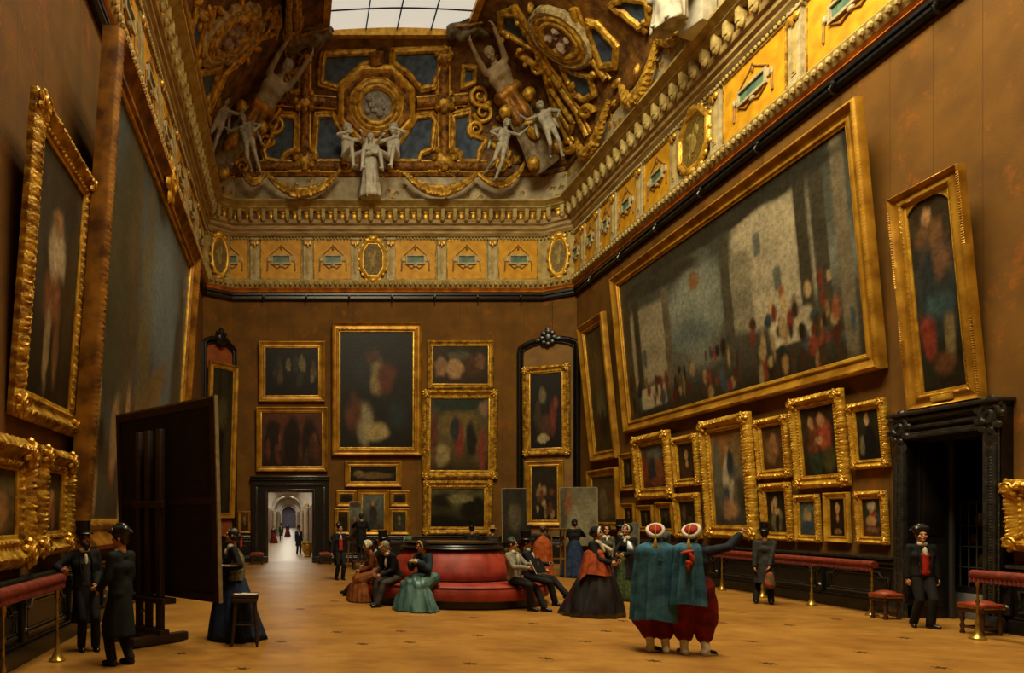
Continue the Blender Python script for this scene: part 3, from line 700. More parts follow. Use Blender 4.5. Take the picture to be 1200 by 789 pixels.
# ---- corner niches with arched black frames ---------------------------------------------
NICHEM = mat('niche_cloth', '#6b4a1c', '#80591f', rough=.75, scale=2, bump=.2, bscale=30)
def niche(name, a, b, ztop, zsh, m):
    L = (Vector(b) - Vector(a)).length; M = seg_M(a, b)
    def arch(x0, x1, zs, zt, n=20):
        return [(x0, zs)] + [(x0 + (x1 - x0) * k / n, zs + (zt - zs) * math.sin(PI * k / n) ** .45) for k in range(1, n)] + [(x1, zs)]
    ar = arch(0, L, zsh, ztop)
    bk = struct(mk(name, prism([(0, 0), (L, 0)] + list(reversed(ar)), -.35, .0), m, smooth=0, M=M))
    w = .17
    pth = [(w / 2, 0)] + [(min(max(x, w / 2), L - w / 2), y) for x, y in ar] + [(L - w / 2, 0)]
    V = []; Fc = []
    for (x, y) in pth: V.append((x, y))
    mk('arch_frame', join(tube([(x, y, .03) for x, y in pth], .11, 4), tube([(x, y, .1) for x, y in pth], .05, 8), tube([(L / 2 + (x - L / 2) * .88, y * .985, .06) for x, y in pth], .03, 8)), BLACKW, bk, smooth=30)
    cx, cy = L / 2, ztop + .02
    mk('carved_crest', join(ball((cx, cy, .12), (.2, .26, .1), 12), *[ball((cx + .22 * math.cos(t_), cy + .24 * math.sin(t_), .12), (.12, .11, .1), 8) for t_ in np.linspace(0, 6.28, 9)[:-1]], ball((cx - .36, cy - .06, .1), (.17, .09, .09), 8), ball((cx + .36, cy - .06, .1), (.17, .09, .09), 8), ball((cx, cy + .32, .12), (.1, .12, .08), 8)), BLACKW, bk)
    mk('dado_panel', join(wbox(0, L, 0, 1.0, 0, .12, .02), wbox(0, L, 1.0, 1.07, 0, .2, .02), wbox(.2, L - .2, .35, .8, .1, .15, .02), wbox(0, L, 0, .22, 0, .18, .02)), BLACKW, bk, smooth=30)
    return M, L
NR = niche('trim_10', (8.95, YB - .03), (10.97, 25.85), zy(398, 26.4), zy(414, 26.8), NICHEM)
NL = niche('trim_11', (XL + .03, 25.55), (-2.15, YB - .03), zy(398, 26.2), zy(414, 26.4), mat('red_niche_cloth', '#7a3a12', '#8f4a18', rough=.75, scale=2))

# ---- the long gallery beyond the back doorway -------------------------------------------
GF = -.45
PLA = mat('pale_plaster', '#a79c8c', '#c2b8a8', rough=.7, scale=1)
struct(mk('floor_gallery', join(box(-1.9, 1.5, YB + 1.4, 150, GF - .2, GF)), mat('pale_gallery_floor', '#8f7656', '#a68c68', rough=.4, scale=2), smooth=0))
struct(mk('floor_threshold', join(box(-1.9, 1.5, YB + .5, YB + .9, -.3, 0), box(-1.9, 1.5, YB + .9, YB + 1.15, -.4, -.15), box(-1.9, 1.5, YB + 1.15, YB + 1.4, -.5, -.3)), mat('pale_step', '#8d7a5e', '#a08c6e', rough=.5, scale=3), smooth=0))
struct(mk('wall_gallery', join(box(-2.1, -1.9, YB + .5, 150, -.6, 2.6), box(1.4, 1.6, YB + .5, 150, -.6, 2.6)), mat('gallery_wall', '#6a4a34', '#7d5a40', rough=.8, scale=2), smooth=0))
struct(mk('wall_gallery_end', join(box(-2.1, 1.6, 150, 150.3, -.6, 4.6)), mat('painted_haze', '#6f6a78', '#7f7a88', rough=.9, scale=2), smooth=0))  # grey-lilac wall colour imitates the haze of distance
gx, gr = -.25, 1.66
V = []; Fc = []; n = 20
for k in range(n + 1):
    a = PI * k / n; V += [(gx + gr * math.cos(a), YB + .5, 2.55 + gr * math.sin(a)), (gx + gr * math.cos(a), 150, 2.55 + gr * math.sin(a)), (gx + (gr + .2) * math.cos(a), YB + .5, 2.55 + (gr + .2) * math.sin(a)), (gx + (gr + .2) * math.cos(a), 150, 2.55 + (gr + .2) * math.sin(a))]
for k in range(n): Fc += [(4 * k, 4 * k + 1, 4 * k + 5, 4 * k + 4), (4 * k + 2, 4 * k + 6, 4 * k + 7, 4 * k + 3)]
struct(mk('ceiling_gallery', (np.array(V), Fc), PLA, smooth=60))
def arch_rib(Y, r, w=.5):
    A = []
    for rr in (r, gr - .0):
        A.append([(gx + rr * math.cos(PI * k / 24), 2.5 + rr * math.sin(PI * k / 24)) for k in range(25)])
    pl = A[0] + list(reversed(A[1]))
    return slabz(pl, Y, Y + w)
for k, (Y, r) in enumerate(((70, 1.42), (84, 1.42), (100, 1.36), (122, 1.3))):
    a = struct(mk('trim_12', arch_rib(Y, r), mat('pale_arch', '#b8ae9e', '#cfc6b6', rough=.7, scale=1), smooth=30))
def column(x, Y, r, zt, label):
    c = thing('stone_column', label, 'column', (x, Y, GF))
    h = zt - GF
    mk('base', lathe([(r * 1.5, 0), (r * 1.5, .18), (r * 1.3, .22), (r * 1.35, .3), (r * 1.1, .36)], 20), PLA, c)
    mk('shaft', lathe([(r * 1.02, .36), (r, h * .5), (r * .88, h - .4)], 20), mat('column_stone', '#9a8a72', '#b4a48a', rough=.4, scale=4), c)
    mk('capital', join(lathe([(r * .9, h - .4), (r * 1.3, h - .15), (r * 1.2, h - .1)], 20), box(-r * 1.4, r * 1.4, -r * 1.4, r * 1.4, h - .1, h)), PLA, c)
    return c
column(1.12, 47.5, .17, 2.55, 'nearest stone column on the picture side of the vaulted gallery')
column(1.1, 64, .17, 2.5, 'stone column under the first arch beside the gilded gallery wall'); column(-1.5, 64, .17, 2.5, 'nearest stone column on the plain side of the vaulted gallery')
column(1.1, 84, .17, 2.5, 'stone column under the second arch, gilded side of the gallery'); column(-1.5, 84, .17, 2.5, 'stone column under the second arch, plain side of the gallery')
column(1.1, 110, .17, 2.5, 'farthest stone column, gilded side of the gallery'); column(-1.5, 110, .17, 2.5, 'farthest stone column, plain side of the gallery')
um = thing('gilt_urn', 'round gilded urn standing at the foot of the nearest gallery column', 'urn', (.98, 38.5, GF))
mk('body', lathe([(.14, 0), (.2, .06), (.16, .12), (.3, .35), (.34, .6), (.3, .75)], 20), GOLD, um); mk('rim', lathe([(.3, .75), (.36, .78), (.36, .84), (.28, .84)], 20), GOLDB, um)

# ---- velvet barriers -----------------------------------------------------------------------
VELV = mat('red_velvet', '#581a0c', '#7c2c14', rough=.6, scale=14, bump=.2, bscale=60)
FRINGE = mat('red_fringe', '#4a120a', '#7a2a14', rough=.8, scale=30)
BRASS = mat('brass', '#7a5a20', '#b08a3c', rough=.3, metal=.7, scale=12)
def barrier(label, x, Y0, Y1, zt, posts, rz=0):
    b = thing('velvet_barrier', label, 'barrier', (x, Y0, 0))
    L = Y1 - Y0
    mk('bar', tube([(0, 0, zt - .05), (0, L * .33, zt - .05), (0, L * .66, zt - .05), (0, L, zt - .05)], .065, 14), VELV, b, smooth=60)
    V = []; Fc = []; n = int(L / .03); n -= n % 2
    for k in range(n + 1):
        s_ = k * L / n; dz = .02 if k % 2 else 0; dx = .008 * (1 if k % 2 else -1)
        V += [(-.045 + dx, s_, zt - .08), (-.045 + dx, s_, zt - .17 + dz), (.045 + dx, s_, zt - .17 + dz), (.045 + dx, s_, zt - .08)]
    for k in range(n):
        for j in range(4): j2 = (j + 1) % 4; Fc.append((4 * k + j, 4 * k + j2, 4 * k + 4 + j2, 4 * k + 4 + j))
    mk('fringe', (np.array(V), Fc), FRINGE, b, smooth=0)
    for p in posts:
        mk('post', tr(lathe([(.1, 0), (.1, .02), (.07, .05), (.035, .12), (.025, .2), (.035, .24), (.018, .3), (.015, .5), (.028, .54), (.015, .58), (.013, .75), (.03, .8), (.03, zt - .1)], 14), (0, p, 0)), BRASS, b)
    return b
barrier('long red velvet fringed barrier on brass posts before the right wall of small paintings', 10.45, 12.2, 19.4, .97, [.06 + 1.42 * k for k in range(6)])
barrier('red velvet fringed barrier ending beside the right doorway stool, nearest the corner', 9.95, 4.5, 9.95, .99, [5.38, 4.0, 2.6, 1.2])
barrier('red velvet fringed barrier on which the bearded man leans, left wall', -2.86, 3.5, 8.55, 1.05, [4.88, 3.3, 1.7])

# ---- stools ------------------------------------------------------------------------------------
DKW = mat('dark_walnut', '#2a160a', '#4a2a12', rough=.45, scale=5, stretch=(1, 1, 8))
REDL = mat('red_leather', '#6a2410', '#8f3818', rough=.5, scale=8)
def stool(label, x, Y, rz, w=.5, h=.48, grp=None):
    s_ = thing('upholstered_stool', label, 'stool', (x, Y, 0), rz, grp)
    a = w / 2
    mk('seat', join(box(-a, a, -a, a, h - .1, h - .03, .02), ball((0, 0, h - .05), (a * .97, a * .97, .07), 20)), REDL, s_)
    mk('apron', box(-a + .01, a - .01, -a + .01, a - .01, h - .17, h - .09, .008), DKW, s_, smooth=30)
    mk('nail_trim', join(*[ball((-a + .03 + (w - .06) * k / 11, sy * a, h - .1), .012, 6) for k in range(12) for sy in (-1, 1)], *[ball((sx * a, -a + .03 + (w - .06) * k / 11, h - .1), .012, 6) for k in range(12) for sx in (-1, 1)]), BRASS, s_)
    for sx in (-1, 1):
        for sy in (-1, 1):
            mk('leg', tr(lathe([(.03, 0), (.035, .02), (.022, .06), (.034, .12), (.02, .17), (.034, .22), (.022, .27), (.034, h - .14)], 10), (sx * (a - .05), sy * (a - .05), 0)), DKW, s_)
    mk('stretcher', join(*[box(-a + .05, a - .05, sy * (a - .05) - .012, sy * (a - .05) + .012, .09, .12) for sy in (-1, 1)], *[box(sx * (a - .05) - .012, sx * (a - .05) + .012, -a + .05, a - .05, .09, .12) for sx in (-1, 1)]), DKW, s_, smooth=0)
    return s_
stool('red leather stool standing left of the right doorway guard', 10.38, 11.9, .05, .34)
stool('red leather stool under the barrier end, right of the doorway guard', 10.42, 10.3, .08, .38, .5)
stool('small red stool against the dado left of the far doorway', -1.25, 25.9, 0, .5, .45); stool('small red stool against the dado between the far doorway and the back guard', 1.35, 26.0, 0, .5, .45)

um2 = None
# ---- framed paintings ---------------------------------------------------------------------
def oil_material():
    m = bpy.data.materials.new('oil_paint'); m.use_nodes = True; nt = m.node_tree; N = nt.nodes; K = nt.links; b = N['Principled BSDF']
    b.inputs['Roughness'].default_value = .42; b.inputs['Specular IOR Level'].default_value = .25
    at = N.new('ShaderNodeAttribute'); at.attribute_name = 'pigment'
    tc = N.new('ShaderNodeTexCoord'); nz = N.new('ShaderNodeTexNoise'); nz.inputs['Scale'].default_value = 9; nz.inputs['Detail'].default_value = 8; nz.inputs['Roughness'].default_value = .7
    K.new(tc.outputs['Object'], nz.inputs['Vector'])
    mr = N.new('ShaderNodeMapRange'); mr.inputs[1].default_value = .3; mr.inputs[2].default_value = .7; mr.inputs[3].default_value = .55; mr.inputs[4].default_value = 1.35; K.new(nz.outputs['Fac'], mr.inputs[0])
    vm = N.new('ShaderNodeVectorMath'); vm.operation = 'SCALE'; K.new(at.outputs['Color'], vm.inputs[0]); K.new(mr.outputs[0], vm.inputs['Scale'])
    K.new(vm.outputs[0], b.inputs['Base Color'])
    bp = N.new('ShaderNodeBump'); bp.inputs['Strength'].default_value = .25; bp.inputs['Distance'].default_value = .02; K.new(nz.outputs['Fac'], bp.inputs['Height']); K.new(bp.outputs['Normal'], b.inputs['Normal'])
    return m
OIL = oil_material()
def vnoise(u, v, f, seed):
    """cheap smooth noise"""
    r = np.random.RandomState(seed); o = np.zeros_like(u)
    for k in range(5):
        a, b, p = r.uniform(-1, 1) * f, r.uniform(-1, 1) * f, r.uniform(0, 6.28); o += np.sin(a * u + b * v + p)
    return o / 3.0
def canvas_geo(W, Hh, bg, blobs, seed, n=None, ext=None):
    asp = W / Hh; ny = n or 62; nx = int(ny * asp); nx = min(max(nx, 24), 170)
    u, v = np.meshgrid(np.linspace(0, 1, nx), np.linspace(0, 1, ny)); u = u.ravel(); v = v.ravel()
    cs = np.array([lin(c) for c in bg]); t = (1 - v) * (len(cs) - 1) + .25 * vnoise(u, v, 9, seed); t = np.clip(t, 0, len(cs) - 1.001); i = t.astype(int); f = (t - i)[:, None]
    C = cs[i] * (1 - f) + cs[np.minimum(i + 1, len(cs) - 1)] * f
    C = C * (1 + .22 * vnoise(u, v, 26, seed + 1))[:, None]
    for q, (bu, bv, ru, rv, c, *so) in enumerate(blobs):
        soft = so[0] if so else .3; ang = so[1] if len(so) > 1 else 0
        du, dv = (u - bu) * asp, (v - bv); x = du * math.cos(ang) + dv * math.sin(ang); y = -du * math.sin(ang) + dv * math.cos(ang)
        pw = so[2] if len(so) > 2 else 2
        d = (np.abs(x / (ru * asp)) ** pw + np.abs(y / rv) ** pw) ** (1 / pw) + (.18 if pw == 2 else .05) * vnoise(u, v, 22 / max(min(ru, rv) * 6, .3), seed + 7 * q)
        a = np.clip((1 + soft - d) / (2 * soft), 0, 1)[:, None]; a = a * a * (3 - 2 * a)
        C = C * (1 - a) + np.array(lin(c)) * (1 + .16 * vnoise(u, v, 40, seed + q))[:, None] * a
    C = C * .78 + .22 * (C @ np.array((.3, .55, .15)))[:, None]
    C = np.clip(C * np.array((.92, .80, .60)), 0.0015, 1)
    V = np.stack([u * W, v * Hh, np.zeros_like(u)], 1); Fc = []
    for j in range(ny - 1):
        for k in range(nx - 1): o = j * nx + k; Fc.append((o, o + 1, o + nx + 1, o + nx))
    return V, Fc, C
def canvas(name, W, Hh, bg, blobs, seed, parent, off=(0, 0, 0), n=None):
    V, Fc, C = canvas_geo(W, Hh, bg, blobs, seed, n); nv = len(V)
    o = mk(name, (V + np.array(off), Fc), OIL, parent, smooth=0)
    at = o.data.color_attributes.new('pigment', 'FLOAT_COLOR', 'POINT'); at.data.foreach_set('color', np.hstack([C, np.ones((nv, 1))]).ravel())
    return o
def frame_geo(W, Hh, fw, fd, style, step):
    prof = {'plain': [(0, .72), (.08, .95), (.2, 1), (.3, .86), (.5, .6), (.72, .5), (.82, .62), (.92, .6), (1, .36)],
        'carved': [(0, .5), (.1, .75), (.22, .95), (.34, 1), (.46, .85), (.6, .55), (.74, .48), (.84, .66), (.93, .62), (1, .32)],
        'rope': [(0, .85), (.07, 1), (.14, .9), (.22, .62), (.4, .5), (.6, .62), (.75, .72), (.86, .7), (.93, .55), (1, .3)]}[style]
    V = []; Fc = []; base = 0
    sides = [((0, 0), (1, 0), (0, 1), W, Hh), ((W, 0), (0, 1), (-1, 0), Hh, W), ((W, Hh), (-1, 0), (0, -1), W, Hh), ((0, Hh), (0, -1), (1, 0), Hh, W)]
    for (ox, oy), (tx, ty), (nx, ny), L, _ in sides:
        m = int(min(max(L / step, 10), 260)); rows = [(0, 0.0, True)] + [(q, h, False) for q, h in prof] + [(1, .2, True)]
        for k in range(m + 1):
            t = k / m
            for (q, h, fx) in rows:
                a = q * fw; s_ = a + (L - 2 * a) * t; w = h * fd; inset = a
                if not fx:
                    pk = L / max(1, round(L / (fw * .5))); ph = PI * s_ / pk
                    if style == 'carved':
                        bell = math.exp(-((q - .28) / .2) ** 2); w += fd * (.13 * math.sin(ph * 2 + q * 11) * math.sin(ph * 2 - q * 11) + .08 * math.sin(ph * 5.3 + q * 17) + .10 * abs(math.sin(ph * .5)) - .05) * bell
                        w += fd * .1 * math.sin(ph * 3) * math.exp(-((q - .86) / .07) ** 2)
                        if q < .3: inset -= (fw * .06 * abs(math.sin(ph)) + fw * .015 * math.sin(ph * 5)) * (1 - q / .3)
                    elif style == 'rope':
                        w += fd * .14 * math.sin(ph * 6) * math.exp(-((q - .07) / .06) ** 2) + fd * .06 * math.sin(ph * 8) * math.exp(-((q - .86) / .06) ** 2)
                    else: w += fd * .05 * math.sin(ph * 5) * math.exp(-((q - .18) / .1) ** 2)
                V.append((ox + tx * s_ + nx * inset, oy + ty * s_ + ny * inset, w))
        c = len(rows)
        for k in range(m):
            for j in range(c - 1): o = base + k * c + j; Fc.append((o, o + c, o + c + 1, o + 1))
        base += (m + 1) * c
    return np.array(V), Fc
def corner_orn(fw, fd):
    r = fw * .62; g = [ball((0, 0, 0), (r * .6, r * .6, fd * .3), 10)]
    for k in range(7):
        a = 2 * PI * k / 7; g.append(ball((r * .62 * math.cos(a), r * .62 * math.sin(a), -.1 * fd), (r * .34, r * .24, fd * .26), 7, rot('Z', a)))
    pts = [(r * (1 - k / 16) * math.cos(k * .7) * .6, r * (1 - k / 16) * math.sin(k * .7) * .6, fd * .22) for k in range(14)]
    g.append(tube(pts, fw * .06, 5)); return join(*g)
PN = [0]
def picture(label, M, W, Hh, fw, fd, style, bg, blobs, lean=0.0, group=None, fm=None, corners=None, n=None, plate=False, crest=False, name='framed_painting', arched=False):
    PN[0] += 1
    a = math.asin(min(lean / Hh, .6)) if lean else 0
    T = M @ Matrix.Rotation(a, 4, 'X')
    p = thing(name, label, 'painting', M=T, group=group)
    step = max(fw / 12, .012 if W < 3 else .025)
    fr = mk('frame', frame_geo(W, Hh, fw, fd, style, step), fm or (GOLD if style == 'carved' else GOLDS), p, smooth=50)
    canvas('canvas', W - 2 * fw + .02, Hh - 2 * fw + .02, bg, blobs, 11 * PN[0], p, (fw - .01, fw - .01, fd * .22), n)
    b = fw * .12
    mk('slip', join(wbox(fw - b, W - fw + b, fw - b, fw + b, fd * .2, fd * .42, b * .3), wbox(fw - b, W - fw + b, Hh - fw - b, Hh - fw + b, fd * .2, fd * .42, b * .3), wbox(fw - b, fw + b, fw, Hh - fw, fd * .2, fd * .42, b * .3), wbox(W - fw - b, W - fw + b, fw, Hh - fw, fd * .2, fd * .42, b * .3)), GOLDB, p, smooth=30)
    if corners:
        g = corner_orn(fw, fd); first = None
        for cx, cy in ((fw * .45, fw * .45), (W - fw * .45, fw * .45), (W - fw * .45, Hh - fw * .45), (fw * .45, Hh - fw * .45)):
            if first is None: first = mk('corner_ornament', g, GOLDB, p); c = first
            else: c = first.copy(); COL.objects.link(c); c.parent = p
            c.location = (cx, cy, fd * .9)
    if arched:
        iw = W - 2 * fw; r = iw / 2; zc_ = Hh - fw - r * .8
        for s_ in (0, 1):
            x0 = fw if s_ == 0 else W - fw; arc = [(W / 2 + (-1 if s_ == 0 else 1) * r * math.cos(k / 12 * PI / 2), zc_ + r * .78 * math.sin(k / 12 * PI / 2)) for k in range(13)]
            mk('spandrel', prism([(x0, Hh - fw)] + arc, fd * .24, fd * .4), GOLD, p, smooth=30)
    if crest: mk('crest_ornament', tr(corner_orn(.8, .3), (W * .5, Hh - fw * .3, fd * .82), s=(1.1, 1.1, .8)), GOLDB, p)
    if plate: mk('name_plate', wbox(W * .36, W * .64, fw * .3, fw * .72, fd * .5, fd * .95, .01), GOLDB, p, smooth=30)
    return p
def side_pic(side, TL, TR, BR, BL, fw, fd, style, label, bg, blobs, **k):
    X = (XR - fd) if side == 'right' else (XL + fd); sg = 1
    Y0 = F * X / (BL[0] - VX); Y1 = F * X / (BR[0] - VX)
    z0 = (zy(BL[1], Y0) + zy(BR[1], Y1)) / 2; z1 = (zy(TL[1], Y0) + zy(TR[1], Y1)) / 2
    l0 = abs(X - xx(TL[0], Y0)); l1 = abs(X - xx(TR[0], Y1)); ln = max((l0 + l1) / 2, .02)
    ln = min(ln, (z1 - z0) * .2)
    if side == 'right': M = seg_M((XR, Y0), (XR, Y1), .02, z0)
    else: M = seg_M((XL, Y0 + .03), (XL, Y1), .02, z0)
    return picture(label, M, abs(Y1 - Y0) - .06, math.hypot(z1 - z0, ln) - .03, fw, fd, style, bg, blobs, lean=ln, **k)
def back_pic(x0, y0, x1, y1, fw, fd, style, label, bg, blobs, **k):
    Y = YB - fd; X0, X1 = xx(x0, Y), xx(x1, Y); za, zb = zy(y1, Y), zy(y0, Y)
    return picture(label, seg_M((X0, YB), (X1, YB), .02, za), X1 - X0, zb - za, fw, fd, style, bg, blobs, lean=.1 if zb - za > 2 else .04, **k)
def crowd(n, u0, u1, v0, v1, cols, seed, su=.02, sv=.06):
    r = random.Random(seed); return [(r.uniform(u0, u1), r.uniform(v0, v1), su * r.uniform(.6, 1.5), sv * r.uniform(.6, 1.5), r.choice(cols), .35) for _ in range(n)]
def bust(skin='#b08a5c', coat='#1a1512', cu=.5, hv=.66, s=1.0):
    return [(cu, .22, .34 * s, .3 * s, coat, .2), (cu, hv, .11 * s, .13 * s, skin, .3), (cu + .02, .42, .08 * s, .1 * s, skin, .4)]
DRK = ['#1c1710', '#17130d', '#120f0a']
# left wall
side_pic('left', (46, 96), (118, 212), (94, 516), (20, 480), .32, .16, 'carved', 'tall leaning portrait in heavily carved gold frame, nearest on the upper left wall', ['#2b2a26', '#3a3a36', '#2a2418', '#1f190e'],
    [(.5, .62, .17, .12, '#a59a86', .3), (.48, .74, .1, .06, '#8c6c48'), (.46, .42, .16, .12, '#7a4a26', .4), (.4, .24, .06, .16, '#8a7a58', .3), (.6, .24, .06, .16, '#6a4a24', .3), (.8, .5, .1, .24, '#3c3018', .5)], corners=True)
side_pic('left', (155, 22), (230, 300), (213, 628), (100, 647), .44, .32, 'plain', 'enormous leaning painting in plain gold frame filling the middle of the left wall', ['#34465a', '#46607a', '#44546a', '#3a3128', '#2a2118'],
    [(.24, .6, .1, .5, '#4a4434', .4), (.12, .5, .1, .5, '#3c4034', .4), (.42, .55, .07, .4, '#5e5a3e', .4), (.66, .72, .2, .2, '#5c7890', .5), (.7, .42, .16, .2, '#5a7088', .5), (.9, .5, .08, .4, '#3a3e40', .4), (.55, .4, .2, .06, '#6e5a38', .4, .5)]
    + crowd(46, .02, .98, .03, .3, ['#7a3a20', '#8a7050', '#2c2a30', '#3c4650', '#9a8a70', '#5a2a18', '#23180e'], 5, .022, .07), fm=mat('dull_gilt', '#5a350c', '#a06c1c', rough=.45, metal=.4, scale=3), n=80, crest=True)
side_pic('left', (-72, 478), (48, 518), (44, 661), (-72, 684), .34, .2, 'carved', 'wide painting in gilt frame low on the left wall above the velvet barrier', ['#4a4a3a', '#5a5236', '#4a3a1c', '#2a2010'],
    [(.5, .3, .2, .2, '#7a5426', .4), (.75, .4, .12, .25, '#8a6230', .4), (.2, .5, .2, .2, '#3c3c20', .5), (.4, .2, .2, .1, '#a07a48', .4)], corners=True)
side_pic('left', (49, 516), (95, 533), (86, 642), (48, 657), .28, .18, 'carved', 'small upright painting in gilt frame behind the bearded man, low on the left wall', ['#3a3620', '#4a3c1c', '#2a2210'],
    [(.4, .4, .14, .22, '#9a5a28', .4), (.6, .3, .12, .2, '#7a4a20', .4), (.5, .6, .1, .1, '#a8743c', .4)], corners=True)
M5, L5 = NL
picture('tall dark painting in thin gilt frame inside the left corner niche', M5 @ Matrix.Translation((.12, zy(608, 26.3), .02)), L5 - .3, zy(428, 26.3) - zy(608, 26.3), .2, .14, 'plain', ['#2a2a22', '#3a3420', '#221a10'], [(.4, .5, .2, .3, '#1a1a16', .4), (.5, .7, .2, .1, '#4a4630', .4)], lean=.25)
back_pic(279, 599, 294, 625, .08, .06, 'plain', 'little gilt-framed picture low on the wall left of the far doorway', ['#5a3c14', '#4a300e'], bust('#8a6a3c', '#3a2208'))
# back wall
back_pic(303, 400, 381, 471, .24, .15, 'plain', 'dark wide painting in gilt frame, uppermost left on the back wall', DRK, crowd(14, .1, .9, .3, .7, ['#4a3a1c', '#5a4a2a', '#2c2c30', '#6a6240'], 3, .04, .12))
back_pic(300, 477, 384, 553, .2, .15, 'plain', 'reddish-brown three-arched painting directly above the far doorway', ['#5a2c0c', '#4a230a', '#2a1508'], [(.2, .45, .13, .4, '#241208', .2), (.5, .45, .16, .42, '#1f0f08', .2), (.8, .45, .13, .4, '#241208', .2)] + crowd(12, .1, .9, .1, .5, ['#5a2a10', '#6a3a14', '#3a2a14'], 4, .04, .13))
back_pic(389, 379, 494, 534, .3, .2, 'rope', 'tallest dark painting in gilt frame at the centre of the back wall', ['#14120f', '#1a1712', '#1c1810', '#171208'],
    [(.5, .62, .09, .15, '#8a7a4a', .4), (.62, .6, .12, .12, '#5a2410', .4), (.3, .66, .12, .13, '#1c2630', .5), (.34, .2, .1, .17, '#8a8468', .4), (.5, .14, .14, .08, '#9a8c58', .4), (.2, .3, .1, .15, '#5a2c12', .4), (.78, .28, .12, .12, '#1c2a34', .4), (.45, .78, .1, .06, '#4a2a14', .4)])
back_pic(404, 540, 471, 571, .2, .12, 'plain', 'narrow horizontal painting under the tall dark one on the back wall', ['#16140f', '#1c180f'], [(.5, .4, .36, .2, '#6a5428', .4), (.2, .5, .1, .2, '#7a6434', .4)])
back_pic(501, 399, 579, 456, .2, .14, 'carved', 'small wide painting with pale rounded forms, uppermost right on the back wall', ['#2c2418', '#33281a', '#2a2012'], [(.4, .42, .16, .24, '#a07c50', .3), (.16, .45, .1, .24, '#8a6640', .4), (.75, .5, .18, .24, '#4a2c14', .4), (.5, .75, .2, .1, '#4a4a3a', .4), (.85, .6, .08, .2, '#6a4a28', .4)])
back_pic(495, 457, 583, 561, .3, .2, 'carved', 'square painting with green drapery in carved gilt frame, back wall right of centre', ['#2c3a34', '#4a4424', '#5a4a1e', '#2c2410'],
    [(.5, .62, .3, .22, '#6a5a24', .4), (.5, .92, .46, .09, '#20342e', .3), (.5, .44, .07, .22, '#7a2418', .3), (.42, .58, .08, .16, '#26303a', .3), (.7, .42, .09, .24, '#1c1c18', .3), (.2, .22, .13, .14, '#8a7c4e', .35), (.88, .3, .07, .26, '#7a3018', .35), (.08, .5, .06, .3, '#5a2c1c', .4), (.9, .85, .08, .1, '#7a6248', .4)], corners=True)
back_pic(496, 563, 577, 627, .28, .17, 'carved', 'landscape painting with pale sky, low on the back wall behind the round sofa', ['#3a3c2c', '#6a6844', '#4a4624', '#16130a', '#120f08'], [(.2, .66, .2, .22, '#1c1a0e', .4), (.8, .5, .26, .34, '#16150c', .4), (.55, .72, .2, .1, '#7c7a52', .5)], corners=True)
sm = [((394, 575, 418, 594), 'smallest gilt-framed picture above the copyist easel on the back wall', ['#4a3410', '#2a2010'], [(.5, .5, .35, .3, '#1c1a12', .3)]),
    ((419, 574, 456, 627), 'gilt-framed upright painting with a standing dark red shape, behind the copyist in black', ['#5a6a72', '#4a5a5c', '#3a3018'], [(.5, .45, .16, .28, '#3c2418', .35), (.45, .3, .1, .2, '#26324a', .4), (.5, .75, .08, .08, '#9a7448', .4)]),
    ((457, 575, 480, 594), 'small gilt-framed oval picture, upper right of the low back wall row', ['#4a3410', '#33240c'], [(.5, .5, .36, .32, '#222018', .3)]),
    ((456, 596, 480, 627), 'small gilt-framed grey picture, lower right of the low back wall row', ['#3a3826', '#2c2a1a'], bust('#6a6650', '#3a3a2c')),
    ((392, 596, 412, 627), 'small gilt-framed brown picture half behind the copyist easel', ['#3a280c', '#2a1c0a'], [(.5, .5, .3, .3, '#1f170c', .4)])]
for q, lb, bg, bl in sm: back_pic(*q, .13 if q[2] - q[0] < 30 else .18, .09, 'plain', lb, bg, bl, group='small pictures low on the back wall', arched=False)
MN, LN = NR
def niche_pic(x0, x1, y0, y1, **k): pass
zb_, zt_ = zy(534, 26.4), zy(430, 26.4)
picture('dark painting with red touches in carved gilt frame inside the right corner niche', MN @ Matrix.Translation((.22, zb_, .02)), LN - .55, zt_ - zb_, .26, .18, 'carved', DRK, [(.4, .7, .1, .1, '#6a6248', .4), (.5, .3, .2, .14, '#4a2c14', .4), (.7, .4, .09, .2, '#6a2418', .35), (.4, .14, .16, .06, '#a09468', .3), (.25, .45, .1, .2, '#3a2c14', .4), (.78, .6, .06, .08, '#7a3018', .4)], lean=.2, corners=True)
zb_, zt_ = zy(617, 26.4), zy(540, 26.4)
picture('small busy figure painting in gilt frame under the niche painting, beside the grey canvas', MN @ Matrix.Translation((.3, zb_, .02)), LN - .85, zt_ - zb_, .22, .14, 'plain', ['#241f14', '#2c2414', '#1c160c'], crowd(12, .2, .8, .1, .6, ['#8a6a40', '#6a2c14', '#3a4a38', '#a08458', '#4a3a1c'], 8, .07, .08), lean=.12)
